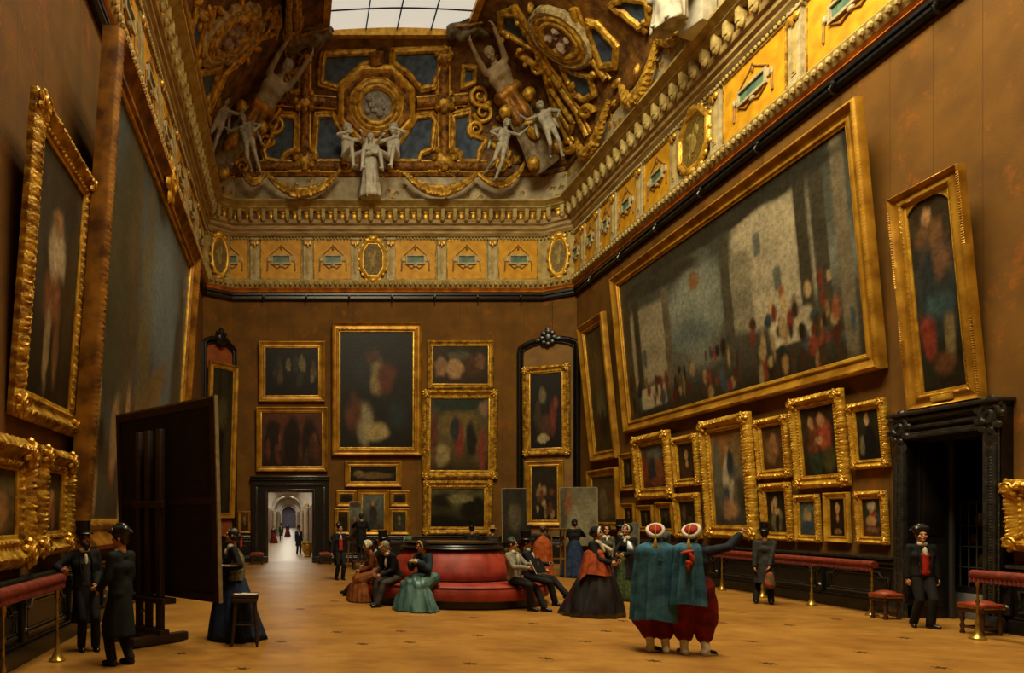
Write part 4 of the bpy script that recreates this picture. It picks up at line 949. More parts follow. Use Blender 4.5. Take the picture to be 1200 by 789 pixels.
# right wall
side_pic('right', (675, 384), (705, 361), (722, 533), (691, 545), .3, .2, 'plain', 'tall narrow leaning painting beside the right niche, left of the huge banquet-sized canvas', ['#4a4024', '#4a3c1c', '#3c3c28', '#3a2c10'], [(.5, .66, .3, .16, '#5c4a22', .4), (.55, .36, .25, .14, '#5a5a3c', .4), (.3, .2, .2, .1, '#4a2a12', .4), (.6, .22, .2, .1, '#2a2416', .4)])
side_pic('right', (685, 552), (723, 545), (725, 620), (690, 622), .24, .15, 'plain', 'gilt-framed pale painting low in the corner behind the grey canvas', ['#4a4024', '#5a5034', '#3a3018'], [(.5, .4, .2, .3, '#6a6448', .4), (.75, .6, .12, .2, '#5a3a1c', .4)])
side_pic('right', (715, 325), (1000, 108), (1033, 430), (730, 508), .32, .2, 'plain', 'huge wide leaning painting with pale sky and columns dominating the right wall', ['#2c2d29', '#4c5454', '#66706e', '#4c4e46', '#241e14'],
    [(.42, .55, .12, .28, '#7c8a8a', .5), (.40, .42, .1, .08, '#566870', .5), (.16, .48, .12, .26, '#8f8a76', .12, 0, 6), (.74, .60, .14, .30, '#a09a86', .12, 0, 6), (.62, .52, .05, .2, '#7a7868', .2, 0, 6),
     (.03, .5, .025, .5, '#443c2a', .15, 0, 8), (.095, .46, .018, .38, '#3a382a', .15, 0, 8), (.275, .48, .018, .34, '#5e5a4a', .15, 0, 8), (.57, .52, .02, .36, '#46463c', .15, 0, 8), (.85, .56, .02, .40, '#38362c', .15, 0, 8), (.90, .56, .02, .40, '#3c3a30', .15, 0, 8), (.96, .5, .018, .48, '#6a6352', .15, 0, 8),
     (.6, .93, .42, .05, '#2a2b26', .3), (.24, .86, .22, .06, '#34352f', .3, -.05), (.16, .13, .08, .07, '#a39c86', .12, 0, 6), (.79, .24, .07, .08, '#aaa28c', .12, 0, 6), (.43, .72, .025, .05, '#84603a', .3), (.13, .4, .012, .06, '#4c5a60', .2, 0, 6), (.7, .72, .014, .06, '#5c6464', .2, 0, 6), (.76, .5, .014, .06, '#5c6464', .2, 0, 6)]
    + crowd(95, .02, .98, .05, .27, ['#6e2a18', '#7a3018', '#4a2414', '#8a6a34', '#23262c', '#344656', '#8a7650', '#2a2014', '#2a2014', '#3a2c18'], 9, .009, .045)
    + crowd(16, .62, .96, .25, .42, ['#6e2a18', '#8a4a20', '#2c3c50', '#a08a60', '#3a2a18'], 19, .009, .04), n=130)
side_pic('right', (1036, 232), (1129, 185), (1153, 462), (1063, 484), .24, .15, 'rope', 'tall arched painting leaning high over the right doorway, with a name plate', ['#3a2c14', '#2c2c28', '#2a3438', '#20261e', '#1f180c'],
    [(.5, .8, .3, .08, '#6a4a24', .4), (.6, .66, .26, .08, '#6a4a34', .5), (.35, .6, .14, .16, '#26303a', .5), (.24, .3, .16, .12, '#7a2814', .35), (.7, .28, .12, .12, '#6a5c3c', .35), (.5, .44, .3, .06, '#2c4a58', .5), (.55, .14, .2, .06, '#5a3418', .5), (.42, .9, .1, .04, '#a0784a', .4)], arched=True, plate=True)
rp = [
 ((724, 533), (743, 527), (745, 575), (727, 576), 'plain', 'small dark gilt-framed picture wedged under the corner of the huge canvas', ['#1f1c14', '#2a2414'], bust('#5a4a2c', '#1a1712')),
 ((736, 513), (783, 501), (787, 581), (745, 587), 'carved', 'gilt-framed painting with blue and orange robes, first of the upper row under the huge canvas', ['#4a5450', '#4a3a20', '#4a2410'], [(.45, .4, .12, .3, '#22304a', .3), (.14, .45, .12, .3, '#7a3014', .35), (.72, .4, .16, .26, '#8a4a20', .35), (.6, .8, .3, .14, '#6a7478', .4), (.6, .16, .3, .1, '#7a3a18', .4)]),
 ((785, 512), (815, 506.5), (820, 568), (789.5, 571), 'carved', 'small gilt-framed painting of a standing shape, directly left of the tall blue and white painting', ['#2c2414', '#332814', '#241a0c'], bust('#a88458', '#4a2c18')),
 ((815, 494), (876, 480), (885, 631), (826, 631), 'carved', 'tall carved gilt frame with blue and white shape at which the soldier points', ['#8a5a1c', '#8a6428', '#6a6650', '#4a4c48', '#3c3c34'],
    [(.5, .5, .14, .27, '#b0a890', .35), (.58, .64, .11, .16, '#26344e', .35), (.5, .8, .06, .04, '#a8784c', .3), (.44, .3, .08, .12, '#26405e', .4), (.5, .18, .2, .1, '#a87c50', .4), (.8, .8, .12, .14, '#7c6438', .5), (.18, .6, .1, .3, '#5c625c', .5), (.84, .3, .1, .16, '#3c3c30', .5)]),
 ((880, 490.6), (922.6, 484), (927, 557), (886.6, 563), 'carved', 'gilt-framed reddish painting right of the tall blue and white one', ['#3a2a14', '#5a3c1c', '#33220e'], [(.5, .5, .24, .28, '#8a5c30', .4), (.55, .7, .12, .12, '#9a6a40', .4), (.4, .3, .2, .16, '#7a5a2c', .4)]),
 ((920.7, 467), (985, 452.8), (994.5, 569), (930, 572.6), 'carved', 'large gilt-framed painting of two red-robed shapes, centre of the upper row', ['#2c2618', '#332a18', '#1c160c'], [(.34, .5, .14, .3, '#6a3414', .3), (.66, .55, .16, .24, '#9a3c18', .3), (.3, .76, .09, .09, '#a88050', .3), (.58, .78, .1, .1, '#a87648', .3), (.36, .2, .2, .17, '#26382c', .35), (.74, .24, .16, .17, '#44441c', .35), (.5, .5, .12, .06, '#b07c4c', .35)]),
 ((989, 472), (1038, 464.5), (1044, 546), (997, 551), 'carved', 'gilt-framed portrait in black clothes, last of the upper row beside the right doorway', ['#2c3020', '#26281a', '#171610'], [(.5, .32, .26, .34, '#14161c', .2), (.45, .8, .1, .12, '#b08c5c', .3), (.2, .3, .1, .18, '#6a6a4c', .4)]),
 ((727, 589.6), (743, 588), (744.5, 618.5), (728, 620), 'plain', 'narrow gilt-framed picture, first of the lowest row near the corner', DRK, bust('#6a5028', '#1c1710')),
 ((745, 592), (764.5, 589.6), (767, 623), (747, 624.5), 'plain', 'little gilt-framed dark picture, second of the lowest row behind the cloaked couple', DRK, bust('#5a4a28', '#241c10')),
 ((768, 588), (786, 586.7), (791, 626), (770, 627), 'plain', 'little gilt-framed grey picture above the first turbaned man', ['#2c2c24', '#3a382c', '#1f1c14'], bust('#4a463a', '#14120f')),
 ((786.6, 577.6), (817.5, 576.4), (821.5, 630.5), (791, 630.5), 'carved', 'dark gilt-framed picture just left of the tall blue and white painting, lowest row', ['#241f12', '#2a2414', '#171208'], crowd(7, .2, .8, .2, .7, ['#4a3c1c', '#5a4a2c', '#3a2c14'], 14, .1, .12)),
 ((886.6, 566.5), (926, 563), (929.8, 634), (892, 633), 'carved', 'gilt-framed portrait in a pale dress behind the man in the top hat, lowest row', ['#1c1a14', '#241f14', '#2c2414'], [(.5, .3, .26, .28, '#6a6444', .3), (.5, .24, .1, .22, '#23201a', .3), (.46, .72, .1, .12, '#b89468', .3), (.5, .52, .14, .08, '#b08c5e', .35), (.3, .6, .06, .14, '#a8845a', .35)]),
 ((928, 580), (960.7, 576.4), (963, 635), (931, 635.7), 'carved', 'small gilt-framed painting with bright blue, lowest row', ['#3c5a6a', '#4a5a50', '#2c3c4a'], [(.5, .55, .2, .18, '#a08458', .4), (.55, .3, .26, .14, '#2c4a72', .35), (.4, .72, .1, .08, '#9a7448', .4), (.7, .8, .2, .1, '#55707c', .4)]),
 ((963, 576), (997, 574.8), (998, 635.7), (966, 636.5), 'plain', 'small gilt-framed brown half-length portrait, lowest row, second from its end', ['#1c140c', '#24180c', '#140e08'], [(.5, .3, .3, .3, '#2c1a0c', .25), (.5, .74, .12, .13, '#b08448', .3), (.5, .5, .08, .12, '#a07840', .4), (.5, .14, .2, .07, '#8a6230', .4)]),
 ((999, 574.5), (1039.8, 573), (1043, 638), (1003, 638), 'carved', 'small carved gilt frame with white-capped red shape, beside the right doorway', ['#24301e', '#2c2c1c', '#5a2c14'], [(.5, .78, .2, .13, '#a8a090', .3), (.48, .66, .1, .09, '#b08458', .3), (.62, .52, .24, .12, '#8a2c14', .3), (.46, .42, .22, .13, '#b08450', .35), (.8, .5, .12, .12, '#2c4452', .4), (.5, .2, .3, .07, '#7a5c34', .4)])]
for TL, TR, BR, BL, st, lb, bg, bl in rp:
    wpx = BR[0] - BL[0]; Y0 = F * XR / (BL[0] - VX); Y1 = F * XR / (BR[0] - VX); Wm = Y0 - Y1; hm = (BL[1] - TL[1]) * Y0 / F
    fw = min(.30, .135 * min(Wm, hm) + .03)
    side_pic('right', TL, TR, BR, BL, fw, min(.2, fw * .62), st, lb, bg, bl, corners=(st == 'carved' and wpx > 30), fm=GOLDB if wpx > 30 else None, group='paintings hung under the huge canvas')
side_pic('right', (1170.4, 564), (1246, 553), (1250, 648), (1175, 644), .26, .17, 'carved', 'gilt-framed portrait cut by the edge, right of the right doorway', ['#2a2620', '#2c2418', '#171310'], [(.42, .66, .16, .16, '#b09468', .3), (.4, .44, .2, .12, '#a88a60', .4), (.5, .3, .34, .16, '#2c3028', .3), (.5, .16, .2, .06, '#8a7c60', .4), (.5, .84, .2, .08, '#4a2c14', .4)], fm=GOLDB, corners=True)

# gilded pictures along the gallery wall
for k, (Y0, Y1, z0, z1, lb) in enumerate(((51, 61, .2, 2.85, 'tall gilded picture nearest on the gallery wall beyond the far doorway'), (66.5, 81, .2, 2.85, 'gilded picture between the first and second gallery columns'), (87, 107, .2, 2.85, 'gilded picture beyond the second gallery column'))):
    picture(lb, seg_M((1.32, Y1), (1.32, Y0), .02, z0), Y1 - Y0, z1 - z0, .28, .1, 'plain', ['#6a4a18', '#4a3412'], [(.3, .5, .1, .3, '#a07a34', .4), (.7, .4, .1, .3, '#7a5a24', .4)], fm=GOLDB)
# ---- people --------------------------------------------------------------------------
def cloth(c1, c2=None, rough=.8, sheen=0.0, scale=9):
    n = 'cloth_' + c1[1:] + (c2 or '')[1:]
    if c2 is None:
        r, g, b = (int(c1[i:i+2], 16) for i in (1, 3, 5)); c2 = '#%02x%02x%02x' % tuple(min(255, int(v * 1.25) + 4) for v in (r, g, b))
    return mat(n, c1, c2, rough=rough, sheen=sheen, scale=scale, bump=.12, bscale=60, spec=.2)
SKIN = '#a8744c'
def ik(a, b, l1, l2, hint):
    a, b = Vector(a), Vector(b); d = b - a; L = min(d.length, (l1 + l2) * .999); d = d.normalized()
    b = a + d * L; q = (l1 * l1 - l2 * l2 + L * L) / (2 * L); hgt = math.sqrt(max(l1 * l1 - q * q, 0))
    h = Vector(hint); h = h - d * h.dot(d); h = h.normalized() if h.length > 1e-4 else basis(d)[0]
    return a + d * q + h * hgt, b
class Fig: pass
def fig(label, x, y, rz, h=1.7, seat=None, lean=0, tilt=0, feet=((.1, -.02), (-.1, .03)), hands=((.215, -.08, .80), (-.215, -.08, .80)), look=(0, 0), skin=SKIN, z=0.0, female=False,
        elbow=((.5, 1, -.3), (-.5, 1, -.3)), curl=.5, footz=(0, 0), group=None, vox=.0075, footdir=(0, 0), heads=1.0):
    c = Fig(); s = h / 1.75
    c.root = thing('person', label, 'person', (x, y, z), math.radians(rz), group); c.root.scale = (s, s, s)
    hip = Vector((0, 0, .93)) if seat is None else Vector((0, 0, seat / s + .125))
    Lm = Matrix.Rotation(math.radians(lean), 3, 'X') @ Matrix.Rotation(math.radians(tilt), 3, 'Y')
    # positive lean bends towards the front (-Y)
    up = lambda v: hip + Lm @ Vector(v)
    c.hip = hip; c.up = up
    sw = .155 if female else .172
    c.sh = (up((sw, .01, .47)), up((-sw, .01, .47))); c.neck = up((0, .015, .53))
    Hm = Matrix.Rotation(math.radians(look[0]), 3, 'Z') @ Matrix.Rotation(math.radians(look[1]), 3, 'X')
    c.hc = up((0, -.005, .69)); c.Hm = Hm; c.head = lambda v: c.hc + Hm @ (Vector(v) * heads)
    c.hipj = (hip + Vector((.085, 0, -.02)), hip + Vector((-.085, 0, -.02)))
    c.el = []; c.wr = []; c.kn = []; c.an = []
    for k in (0, 1):
        e, w = ik(c.sh[k], hands[k], .285, .25, elbow[k]); c.el.append(e); c.wr.append(w)
        f = Vector((feet[k][0], feet[k][1], .085 + footz[k])); kn, an = ik(c.hipj[k], f, .44, .43, (0.25 * (1 if k == 0 else -1) * (seat is not None), -1, .25 if seat is not None else 0)); c.kn.append(kn); c.an.append(an)
    fem = .9 if female else 1.0
    def torso(i=0.0, z0=0.0, bust=female):
        g = []
        def rc(a, b, r1, r2): g.append(rcone(up(a), up(b), r1 + i, r2 + i, 14))
        rc((-.07, 0, z0), (.07, 0, z0), .105, .105); w = .055 if female else .075
        rc((-w, 0, .17), (w, 0, .17), .085 * fem, .085 * fem); rc((-.07, .0, z0), (-w, 0, .17), .1, .085 * fem); rc((.07, 0, z0), (w, 0, .17), .1, .085 * fem)
        rc((-.085, 0, .33), (.085, 0, .33), .105 * fem, .105 * fem); rc((-w, 0, .17), (-.085, 0, .33), .085 * fem, .1 * fem); rc((w, 0, .17), (.085, 0, .33), .085 * fem, .1 * fem)
        rc((-sw + .02, .01, .46), (sw - .02, .01, .46), .06, .06); rc((-.085, 0, .33), (-.1, .01, .45), .1 * fem, .07); rc((.085, 0, .33), (.1, .01, .45), .1 * fem, .07)
        if bust: rc((-.06, -.07, .33), (.06, -.07, .33), .06, .06)
        return g
    def arm(k, i=0.0, t=1.0, flare=0.0):
        e2 = c.el[k].lerp(c.wr[k], t)
        return [rcone(c.sh[k], c.el[k], .056 * fem + i, .043 * fem + i, 12), rcone(c.el[k], e2, .043 * fem + i, .043 * (1 - t) + .03 * t + i + flare, 12)]
    def leg(k, i=0.0, t=1.0, flare=0.0):
        a2 = c.kn[k].lerp(c.an[k], t); cf = c.kn[k].lerp(c.an[k], .3)
        return [rcone(c.hipj[k], c.kn[k], .085 + i, .056 + i, 12), rcone(c.kn[k], cf, .056 + i, .056 + i, 12), rcone(cf, a2, .056 + i, .038 + i + flare, 12)]
    def foot(k, i=0.0):
        a = c.an[k]; an_ = math.radians(footdir[k]); d = Vector((math.sin(an_), -math.cos(an_), 0)); fz = a.z - .085
        p = Vector((a.x, a.y, fz + .03))
        return [rcone(a, p - d * .03 + Vector((0, 0, .012)), .038 + i, .036 + i, 10), rcone(p - d * .03, p + d * .13, .032 + i, .026 + i, 10), rcone(p + d * .05 + Vector((0, 0, .015)), p + d * .13, .034 + i, .028 + i, 10)]
    c.torso, c.arm, c.leg, c.foot = torso, arm, leg, foot
    hd = lambda v, r: ball(c.head(v), tuple(q * heads for q in (r if hasattr(r, '__len__') else (r,) * 3)), 14, Hm)
    hr = lambda a, b, r1, r2: rcone(c.head(a), c.head(b), r1 * heads, r2 * heads, 10)
    c.hd, c.hr = hd, hr
    g = torso() + arm(0) + arm(1) + leg(0) + leg(1) + foot(0) + foot(1)
    g += [rcone(c.neck, c.head((0, .02, -.06)), .058 * fem, .05 * fem), hd((0, .012, .03), (.076, .094, .09)), hd((0, -.02, -.03), (.061, .074, .088)), hd((0, -.045, -.075), (.044, .045, .036)),
        hr((0, -.09, .02), (0, -.113, -.016), .009, .013), hr((-.034, -.083, .032), (.034, -.083, .032), .011, .011), hd((.036, -.062, -.025), .03), hd((-.036, -.062, -.025), .03),
        hd((.077, .008, -.005), (.012, .02, .03)), hd((-.077, .008, -.005), (.012, .02, .03)), hd((0, -.094, -.05), (.022, .012, .009)), hd((0, -.086, -.088), (.02, .018, .016))]
    # hands: palm, four unequal bent fingers, thumb from the side of the palm
    for k in (0, 1):
        d = (c.wr[k] - c.el[k]).normalized(); side = Vector((1 if k == 0 else -1, 0, 0)); n = side - d * side.dot(d)
        n = n.normalized() if n.length > .2 else basis(d)[0]
        a = d.cross(n) * (1 if k == 0 else -1); inw = -n
        if a.y > 0: a = -a
        p0 = c.wr[k]; p1 = p0 + d * .075
        g += [rcone(p0, p0 + d * .03, .028, .03, 10), rcone(p1 + a * .022, p0 + d * .03, .018, .02, 8), rcone(p1 - a * .022, p0 + d * .03, .018, .02, 8), rcone(p1 + a * .022, p1 - a * .022, .015, .015, 8)]
        cu = curl if not hasattr(curl, '__len__') else curl[k]
        for q, (off, L) in enumerate(((.033, .066), (.011, .075), (-.011, .07), (-.033, .055))):
            b0 = p1 + a * off; e1 = (d * math.cos(cu * .8) + inw * math.sin(cu * .8)); e2 = (d * math.cos(cu * 1.9) + inw * math.sin(cu * 1.9))
            if hasattr(curl, '__len__') and cu < 0.1 and q > 0: e1 = (d * .6 + inw * .8); e2 = (inw * .5 - d * .85)
            m = b0 + e1 * L * .5; g += [rcone(b0, m, .0105, .0095, 8), rcone(m, m + e2 * L * .5, .0095, .008, 8)]
        t0 = p0 + d * .03 + a * .024; t1 = t0 + (a * .7 + d * .6 + inw * .4).normalized() * .04; g += [rcone(t0, t1, .014, .011, 8), rcone(t1, t1 + (d * .85 + inw * .4).normalized() * .032, .011, .009, 8)]
    c.body = remesh('body', join(*g), mat('skin_' + skin[1:], skin, rough=.55, scale=5), vox, c.root, 1)
    em = mat('eye_dark', '#120c08', rough=.2)
    for k in (1, -1): mk('eye', hd((.031 * k, -.083, .012), (.012, .008, .008)), em, c.root)
    return c
def part(c, name, prims, m, vox=.011, sm=3, fold=.0, fs=14.0, label=None):
    dsp = None
    if fold: dsp = lambda co: fold * (np.sin(co[:, 0] * fs * 2.3 + co[:, 2] * fs * .6 + 2 * np.sin(co[:, 1] * fs)) * .6 + np.sin(co[:, 1] * fs * 1.9 - co[:, 2] * fs * .9) * .4)
    o = remesh(name, join(*prims), m, vox, c.root, sm, disp=dsp)
    if label: o['label'] = label
    return o
BLK = cloth('#0d0c0b', '#171513'); BLK2 = cloth('#12110f', '#1f1c19'); NAVY = cloth('#0f1218', '#1b2029'); HATM = mat('silk_hat', '#0a0a0a', '#15130f', rough=.3, scale=6)
SHOE = mat('black_shoe', '#0b0908', rough=.3); SHIRT = cloth('#b0a890', '#c4bca4'); HAIRD = mat('dark_hair', '#140d08', '#24170e', rough=.5, scale=30, stretch=(1, 1, .2)); HAIRB = mat('brown_hair', '#2c1a0c', '#40280f', rough=.5, scale=30)
def frock(prims, c, r0=.14, r1=.205, z1=.52, ph=0.0):
    """skirts of a coat below the waist"""
    hp = c.hip; Z0 = hp.z + .2
    q = lathe([(r1 * .96, z1), (r1, z1 + .02), ((r0 * .35 + r1 * .65), z1 + (Z0 - z1) * .4), (r0 * 1.05, Z0 - .08), (r0 * .8, Z0)], 36, True, lambda a, t: (1 + .05 * (1 - t) * math.sin(7 * a + ph)))
    prims.append(tr(q, (hp.x, hp.y, 0), s=(1, .8, 1))); return prims
def skirt_geo(r0, r1, z0, z1, n=72, folds=11, amp=.09, ph=0.0, sx=1.0, sy=1.0, back=0.0):
    prof = []
    for k in range(14):
        t = k / 13; prof.append((r0 + (r1 - r0) * (t ** .72), z1 + (z0 - z1) * t))
    prof.append((r1 - .03, z0))
    g = lathe(prof, n, True, lambda a, t: 1 + amp * min(1, t * 1.3) * (.6 * math.sin(folds * a + ph + 1.5 * math.sin(2 * a)) + .4 * math.sin((folds + 6) * a + ph * 2)))
    v = g[0].copy(); t = (z1 - v[:, 2]) / (z1 - z0); v[:, 1] += back * t * t
    v[:, 0] *= sx; v[:, 1] *= sy; return v, g[1]
def tophat(c, tiltx=0):
    o = join(lathe([(.088, .0), (.14, -.004), (.146, .006), (.14, .014), (.097, .012), (.094, .03), (.092, .10), (.1, .185), (.092, .19)], 28))
    v, f = tr(o, s=(1, 1.15, 1)); v = v + np.array((0, .01, .075)); v = v @ np.array(c.Hm).T + np.array(c.hc)
    h = mk('top_hat', (v, f), HATM, c.root, smooth=50)
    b = tr(lathe([(.097, .014), (.099, .016), (.097, .045), (.094, .046)], 28), s=(1, 1.15, 1)); vb = (b[0] + np.array((0, .01, .075))) @ np.array(c.Hm).T + np.array(c.hc)
    mk('hat_band', (vb, b[1]), cloth('#1a1714', '#231f1b'), h, smooth=50); return h
def bicorne(c, along=False):
    """two-pointed hat; along: points front and back"""
    R = rot('Z', PI / 2) if along else Matrix.Identity(3)
    P = lambda v: c.head(R @ Vector(v))
    g = [rcone(P((-.16, 0, .085)), P((-.06, 0, .12)), .018, .05), rcone(P((.16, 0, .085)), P((.06, 0, .12)), .018, .05), rcone(P((-.06, 0, .13)), P((.06, 0, .13)), .055, .055), rcone(P((-.05, .0, .1)), P((.05, .0, .1)), .085, .085), rcone(P((-.03, 0, .17)), P((.03, 0, .17)), .04, .04)]
    h = part(c, 'bicorne_hat', g, HATM, .009, 2)
    mk('cockade', join(ball(P((-.08, -.06, .12)), (.022, .012, .022), 10), ball(P((-.08, -.066, .12)), (.011, .01, .011), 8)), cloth('#8a8474', '#a8a08c'), h); return h
def hair(c, m=HAIRD, bun=False, long=False):
    g = [c.hd((0, .024, .04), (.084, .095, .087)), c.hd((.05, .0, .035), (.035, .07, .07)), c.hd((-.05, .0, .035), (.035, .07, .07)), c.hd((0, .055, -.02), (.07, .055, .07))]
    if bun: g += [c.hd((0, .11, -.01), (.055, .045, .055)), c.hd((.065, .03, -.03), (.025, .05, .05)), c.hd((-.065, .03, -.03), (.025, .05, .05))]
    return part(c, 'hair', g, m, .008, 1)
def beard(c, m=HAIRD):
    part(c, 'beard', [c.hd((0, -.07, -.09), (.055, .045, .05)), c.hd((.055, -.03, -.05), (.02, .04, .05)), c.hd((-.055, -.03, -.05), (.02, .04, .05)), c.hd((0, -.098, -.038), (.03, .012, .009)), c.hd((0, -.07, -.13), (.035, .03, .045))], m, .008, 1)
def shoes(c, m=SHOE, i=.008):
    for k in (0, 1): part(c, 'shoe', [join(*c.foot(k, i))], m, .008, 1)
def man(c, coat=BLK, trous=BLK2, waist=None, shirt=True, tail=.52, hat='top', hairm=HAIRD, brd=False, skirts=True, fold=.005, cutaway=False):
    tg = c.leg(0, .014, .99, .014) + c.leg(1, .014, .99, .014) + [rcone(c.hip + Vector((-.07, 0, 0)), c.hip + Vector((.07, 0, 0)), .112, .112)]
    part(c, 'trousers', tg, trous, .011, 3, .004, 11)
    g = c.torso(.014) + c.arm(0, .013, .96, .006) + c.arm(1, .013, .96, .006) + [rcone(c.up((-.05, .02, .5)), c.up((.05, .02, .5)), .05, .05)]
    if skirts and not cutaway: frock(g, c, z1=tail)
    if cutaway: g += [rcone(c.up((sx * .07, .07, .1)), Vector((sx * .10, .10, tail)), .06, .05) for sx in (-1, 1)] + [rcone(c.up((sx * .11, .02, .1)), Vector((sx * .15, .05, tail + .1)), .05, .04) for sx in (-1, 1)]
    co = part(c, 'coat', g, coat, .011, 3, fold, 12)
    wd = .07 if waist else .04
    co2 = join(*[tube([c.up((sx * wd, -.125, .06)), c.up((sx * (wd + .012), -.135, .22)), c.up((sx * (wd + .02), -.115, .38)), c.up((sx * .06, -.03, .52))], [.012, .022, .024, .016], 8, flat=.5) for sx in (1, -1)])
    mk('lapel', co2, coat, co)
    if waist: part(c, 'waistcoat', [rcone(c.up((-.03, -.058, .04)), c.up((.03, -.058, .04)), .07, .07), rcone(c.up((-.03, -.055, .2)), c.up((.03, -.055, .2)), .07, .07), rcone(c.up((-.04, -.065, .34)), c.up((.04, -.065, .34)), .062, .062), rcone(c.up((0, -.06, .04)), c.up((0, -.068, .34)), .075, .075)], waist, .009, 2)
    if shirt: part(c, 'shirt', [ball(c.up((0, -.10, .37)), (.032, .045, .12), 14), rcone(c.up((-.03, -.03, .535)), c.up((.03, -.03, .535)), .045, .045)], SHIRT, .008, 2)
    for k in (0, 1):
        w = c.el[k].lerp(c.wr[k], .97); mk('cuff', rcone(c.el[k].lerp(c.wr[k], .92), w, .042, .04, 12), SHIRT, c.root)
    if hairm: hair(c, hairm)
    if brd: beard(c, hairm or HAIRD)
    if hat == 'top': tophat(c)
    elif hat == 'bicorne': bicorne(c)
    elif hat == 'bicorne_long': bicorne(c, True)
    shoes(c)
def woman(c, dress, skirtm=None, r1=.5, zc_=None, collar=True, folds=11, amp=.08, ph=0.0, hairm=HAIRD, bun=True, z0=.012, back=.12, sleeves=.016, sx=1.0):
    part(c, 'bodice', c.torso(.012) + c.arm(0, sleeves, .95, .012) + c.arm(1, sleeves, .95, .012), dress, .011, 3, .004, 14)
    mk('skirt', skirt_geo(.115, r1, z0, c.hip.z + .19, folds=folds, amp=amp, ph=ph, back=back, sx=sx), skirtm or dress, c.root, smooth=180)
    if collar: part(c, 'collar', [rcone(c.up((-.04, -.03, .51)), c.up((.04, -.03, .51)), .058, .058), ball(c.up((0, -.09, .43)), (.03, .05, .06), 12)], SHIRT, .009, 2)
    if hairm: hair(c, hairm, bun)
def seated_skirt(c, m, w=.34, r=.33, fwd=.42, zf=.012, fold=.014, ph=1.0):
    hp = c.hip; kn = (c.kn[0] + c.kn[1]) / 2
    q = skirt_geo(.2, r, zf, kn.z + .06, 60, 10, .09, ph)
    g = [tr(q, (kn.x, kn.y + .04, 0), s=(1.15, .8, 1)), rcone(hp + Vector((-w / 2, 0, 0)), kn + Vector((-w / 2, 0, 0)), .16, .15), rcone(hp + Vector((w / 2, 0, 0)), kn + Vector((w / 2, 0, 0)), .16, .15), rcone(hp + Vector((0, 0, .03)), kn + Vector((0, 0, .04)), .15, .15)]
    return part(c, 'skirt', g, m, .015, 3, fold, 13)
def bonnet(c, m, trim=None, back=False):
    o = part(c, 'bonnet', [c.hd((0, .045, .04), (.092, .095, .098)), c.hd((0, .02, .1), (.075, .085, .045)), c.hd((.072, -.0, .02), (.022, .06, .07)), c.hd((-.072, 0, .02), (.022, .06, .07))], m, .009, 2)
    if trim:
        mk('ruffle', join(*[c.hd((.09 * math.cos(a), -.035, .02 + .095 * math.sin(a)), (.022, .022, .022)) for a in np.linspace(-.5, 3.64, 15)]), trim, o)
    return o
def shawl(c, m, drop=.5, open_=.5, r=.25, z0=None, name='shawl', spread=1.0, rzz=0.0, fold=9, low=0.0, rs=None, ok=.3, amp=.05):
    """a cloth over the shoulders, open at the front"""
    n, k2 = (150 if rs else 56), 12; V = []; Fc = []; top = c.neck.z + (.075 if rs else -.03) if z0 is None else z0
    for layer in (0, 1):
        for j in range(k2 + 1):
            t = (j / k2) ** (1.7 if rs else 1); zz_ = top - t * drop
            for i in range(n + 1):
                a = -PI / 2 + open_ * (1 - ok * t) + (2 * PI - 2 * open_ * (1 - ok * t)) * i / n + rzz
                if rs: rad = (.07 + (rs - .07) * math.sin(min(1, t / .10) * PI / 2) + (r - rs) * max(0, t - .10) / .90) * (1 + amp * min(1, t * 2) * (math.sin(fold * a + 2 * t) + .5 * math.sin(fold * 1.7 * a + 1))) - layer * .014
                else: rad = (.075 + (r - .075) * min(1, (t * 3.2) ** .7) * (1 + .25 * t * spread)) * (1 + .05 * t * math.sin(fold * a + 2 * t)) - layer * .014
                yy = .8 if t < .5 else .8
                V.append((c.neck.x * (1 - t * .2) + rad * 1.08 * math.cos(a), c.neck.y * (1 - t) + rad * yy * math.sin(a) * 1.05, zz_ - low * max(0, math.sin(a)) * t - (.018 * t * t * math.sin(3 * a + 1) if rs else 0)))
    w = n + 1; off = (k2 + 1) * w
    for j in range(k2):
        for i in range(n):
            o = j * w + i; Fc.append((o, o + 1, o + w + 1, o + w)); o += off; Fc.append((o, o + w, o + w + 1, o + 1))
    for i in range(n): Fc.append((i, off + i, off + i + 1, i + 1)); o = k2 * w + i; Fc.append((o, o + 1, off + o + 1, off + o))
    for j in range(k2): o = j * w; Fc.append((o, o + w, off + o + w, off + o)); o = j * w + n; Fc.append((o, off + o, off + o + w, o + w))
    return mk(name, (np.array(V), Fc), m, c.root, smooth=65)
# ---- the people in the room ---------------------------------------------------------------
# two men by the left wall
c = fig('bearded person in top hat and long dark coat leaning on the left velvet barrier', -2.70, 9.02, 28, 1.60, hands=((.10, -.2, .98), (-.38, -.32, 1.2)), feet=((.13, -.05), (-.06, .02)), look=(30, 0), elbow=((.6, .6, -.6), (-1, .2, -.6)), tilt=-3)
man(c, BLK, BLK2, waist=cloth('#2a2824'), brd=True, tail=.42)
c = fig('person in dark greenish coat and bicorne hat seen from behind, facing the bearded one', -2.02, 8.15, -118, 1.63, hands=((.16, -.22, .98), (-.16, -.24, 1.0)), feet=((.1, -.06), (-.1, .06)), look=(18, 0))
man(c, cloth('#0b100e', '#131a17'), BLK2, hat='bicorne_long', tail=.38)
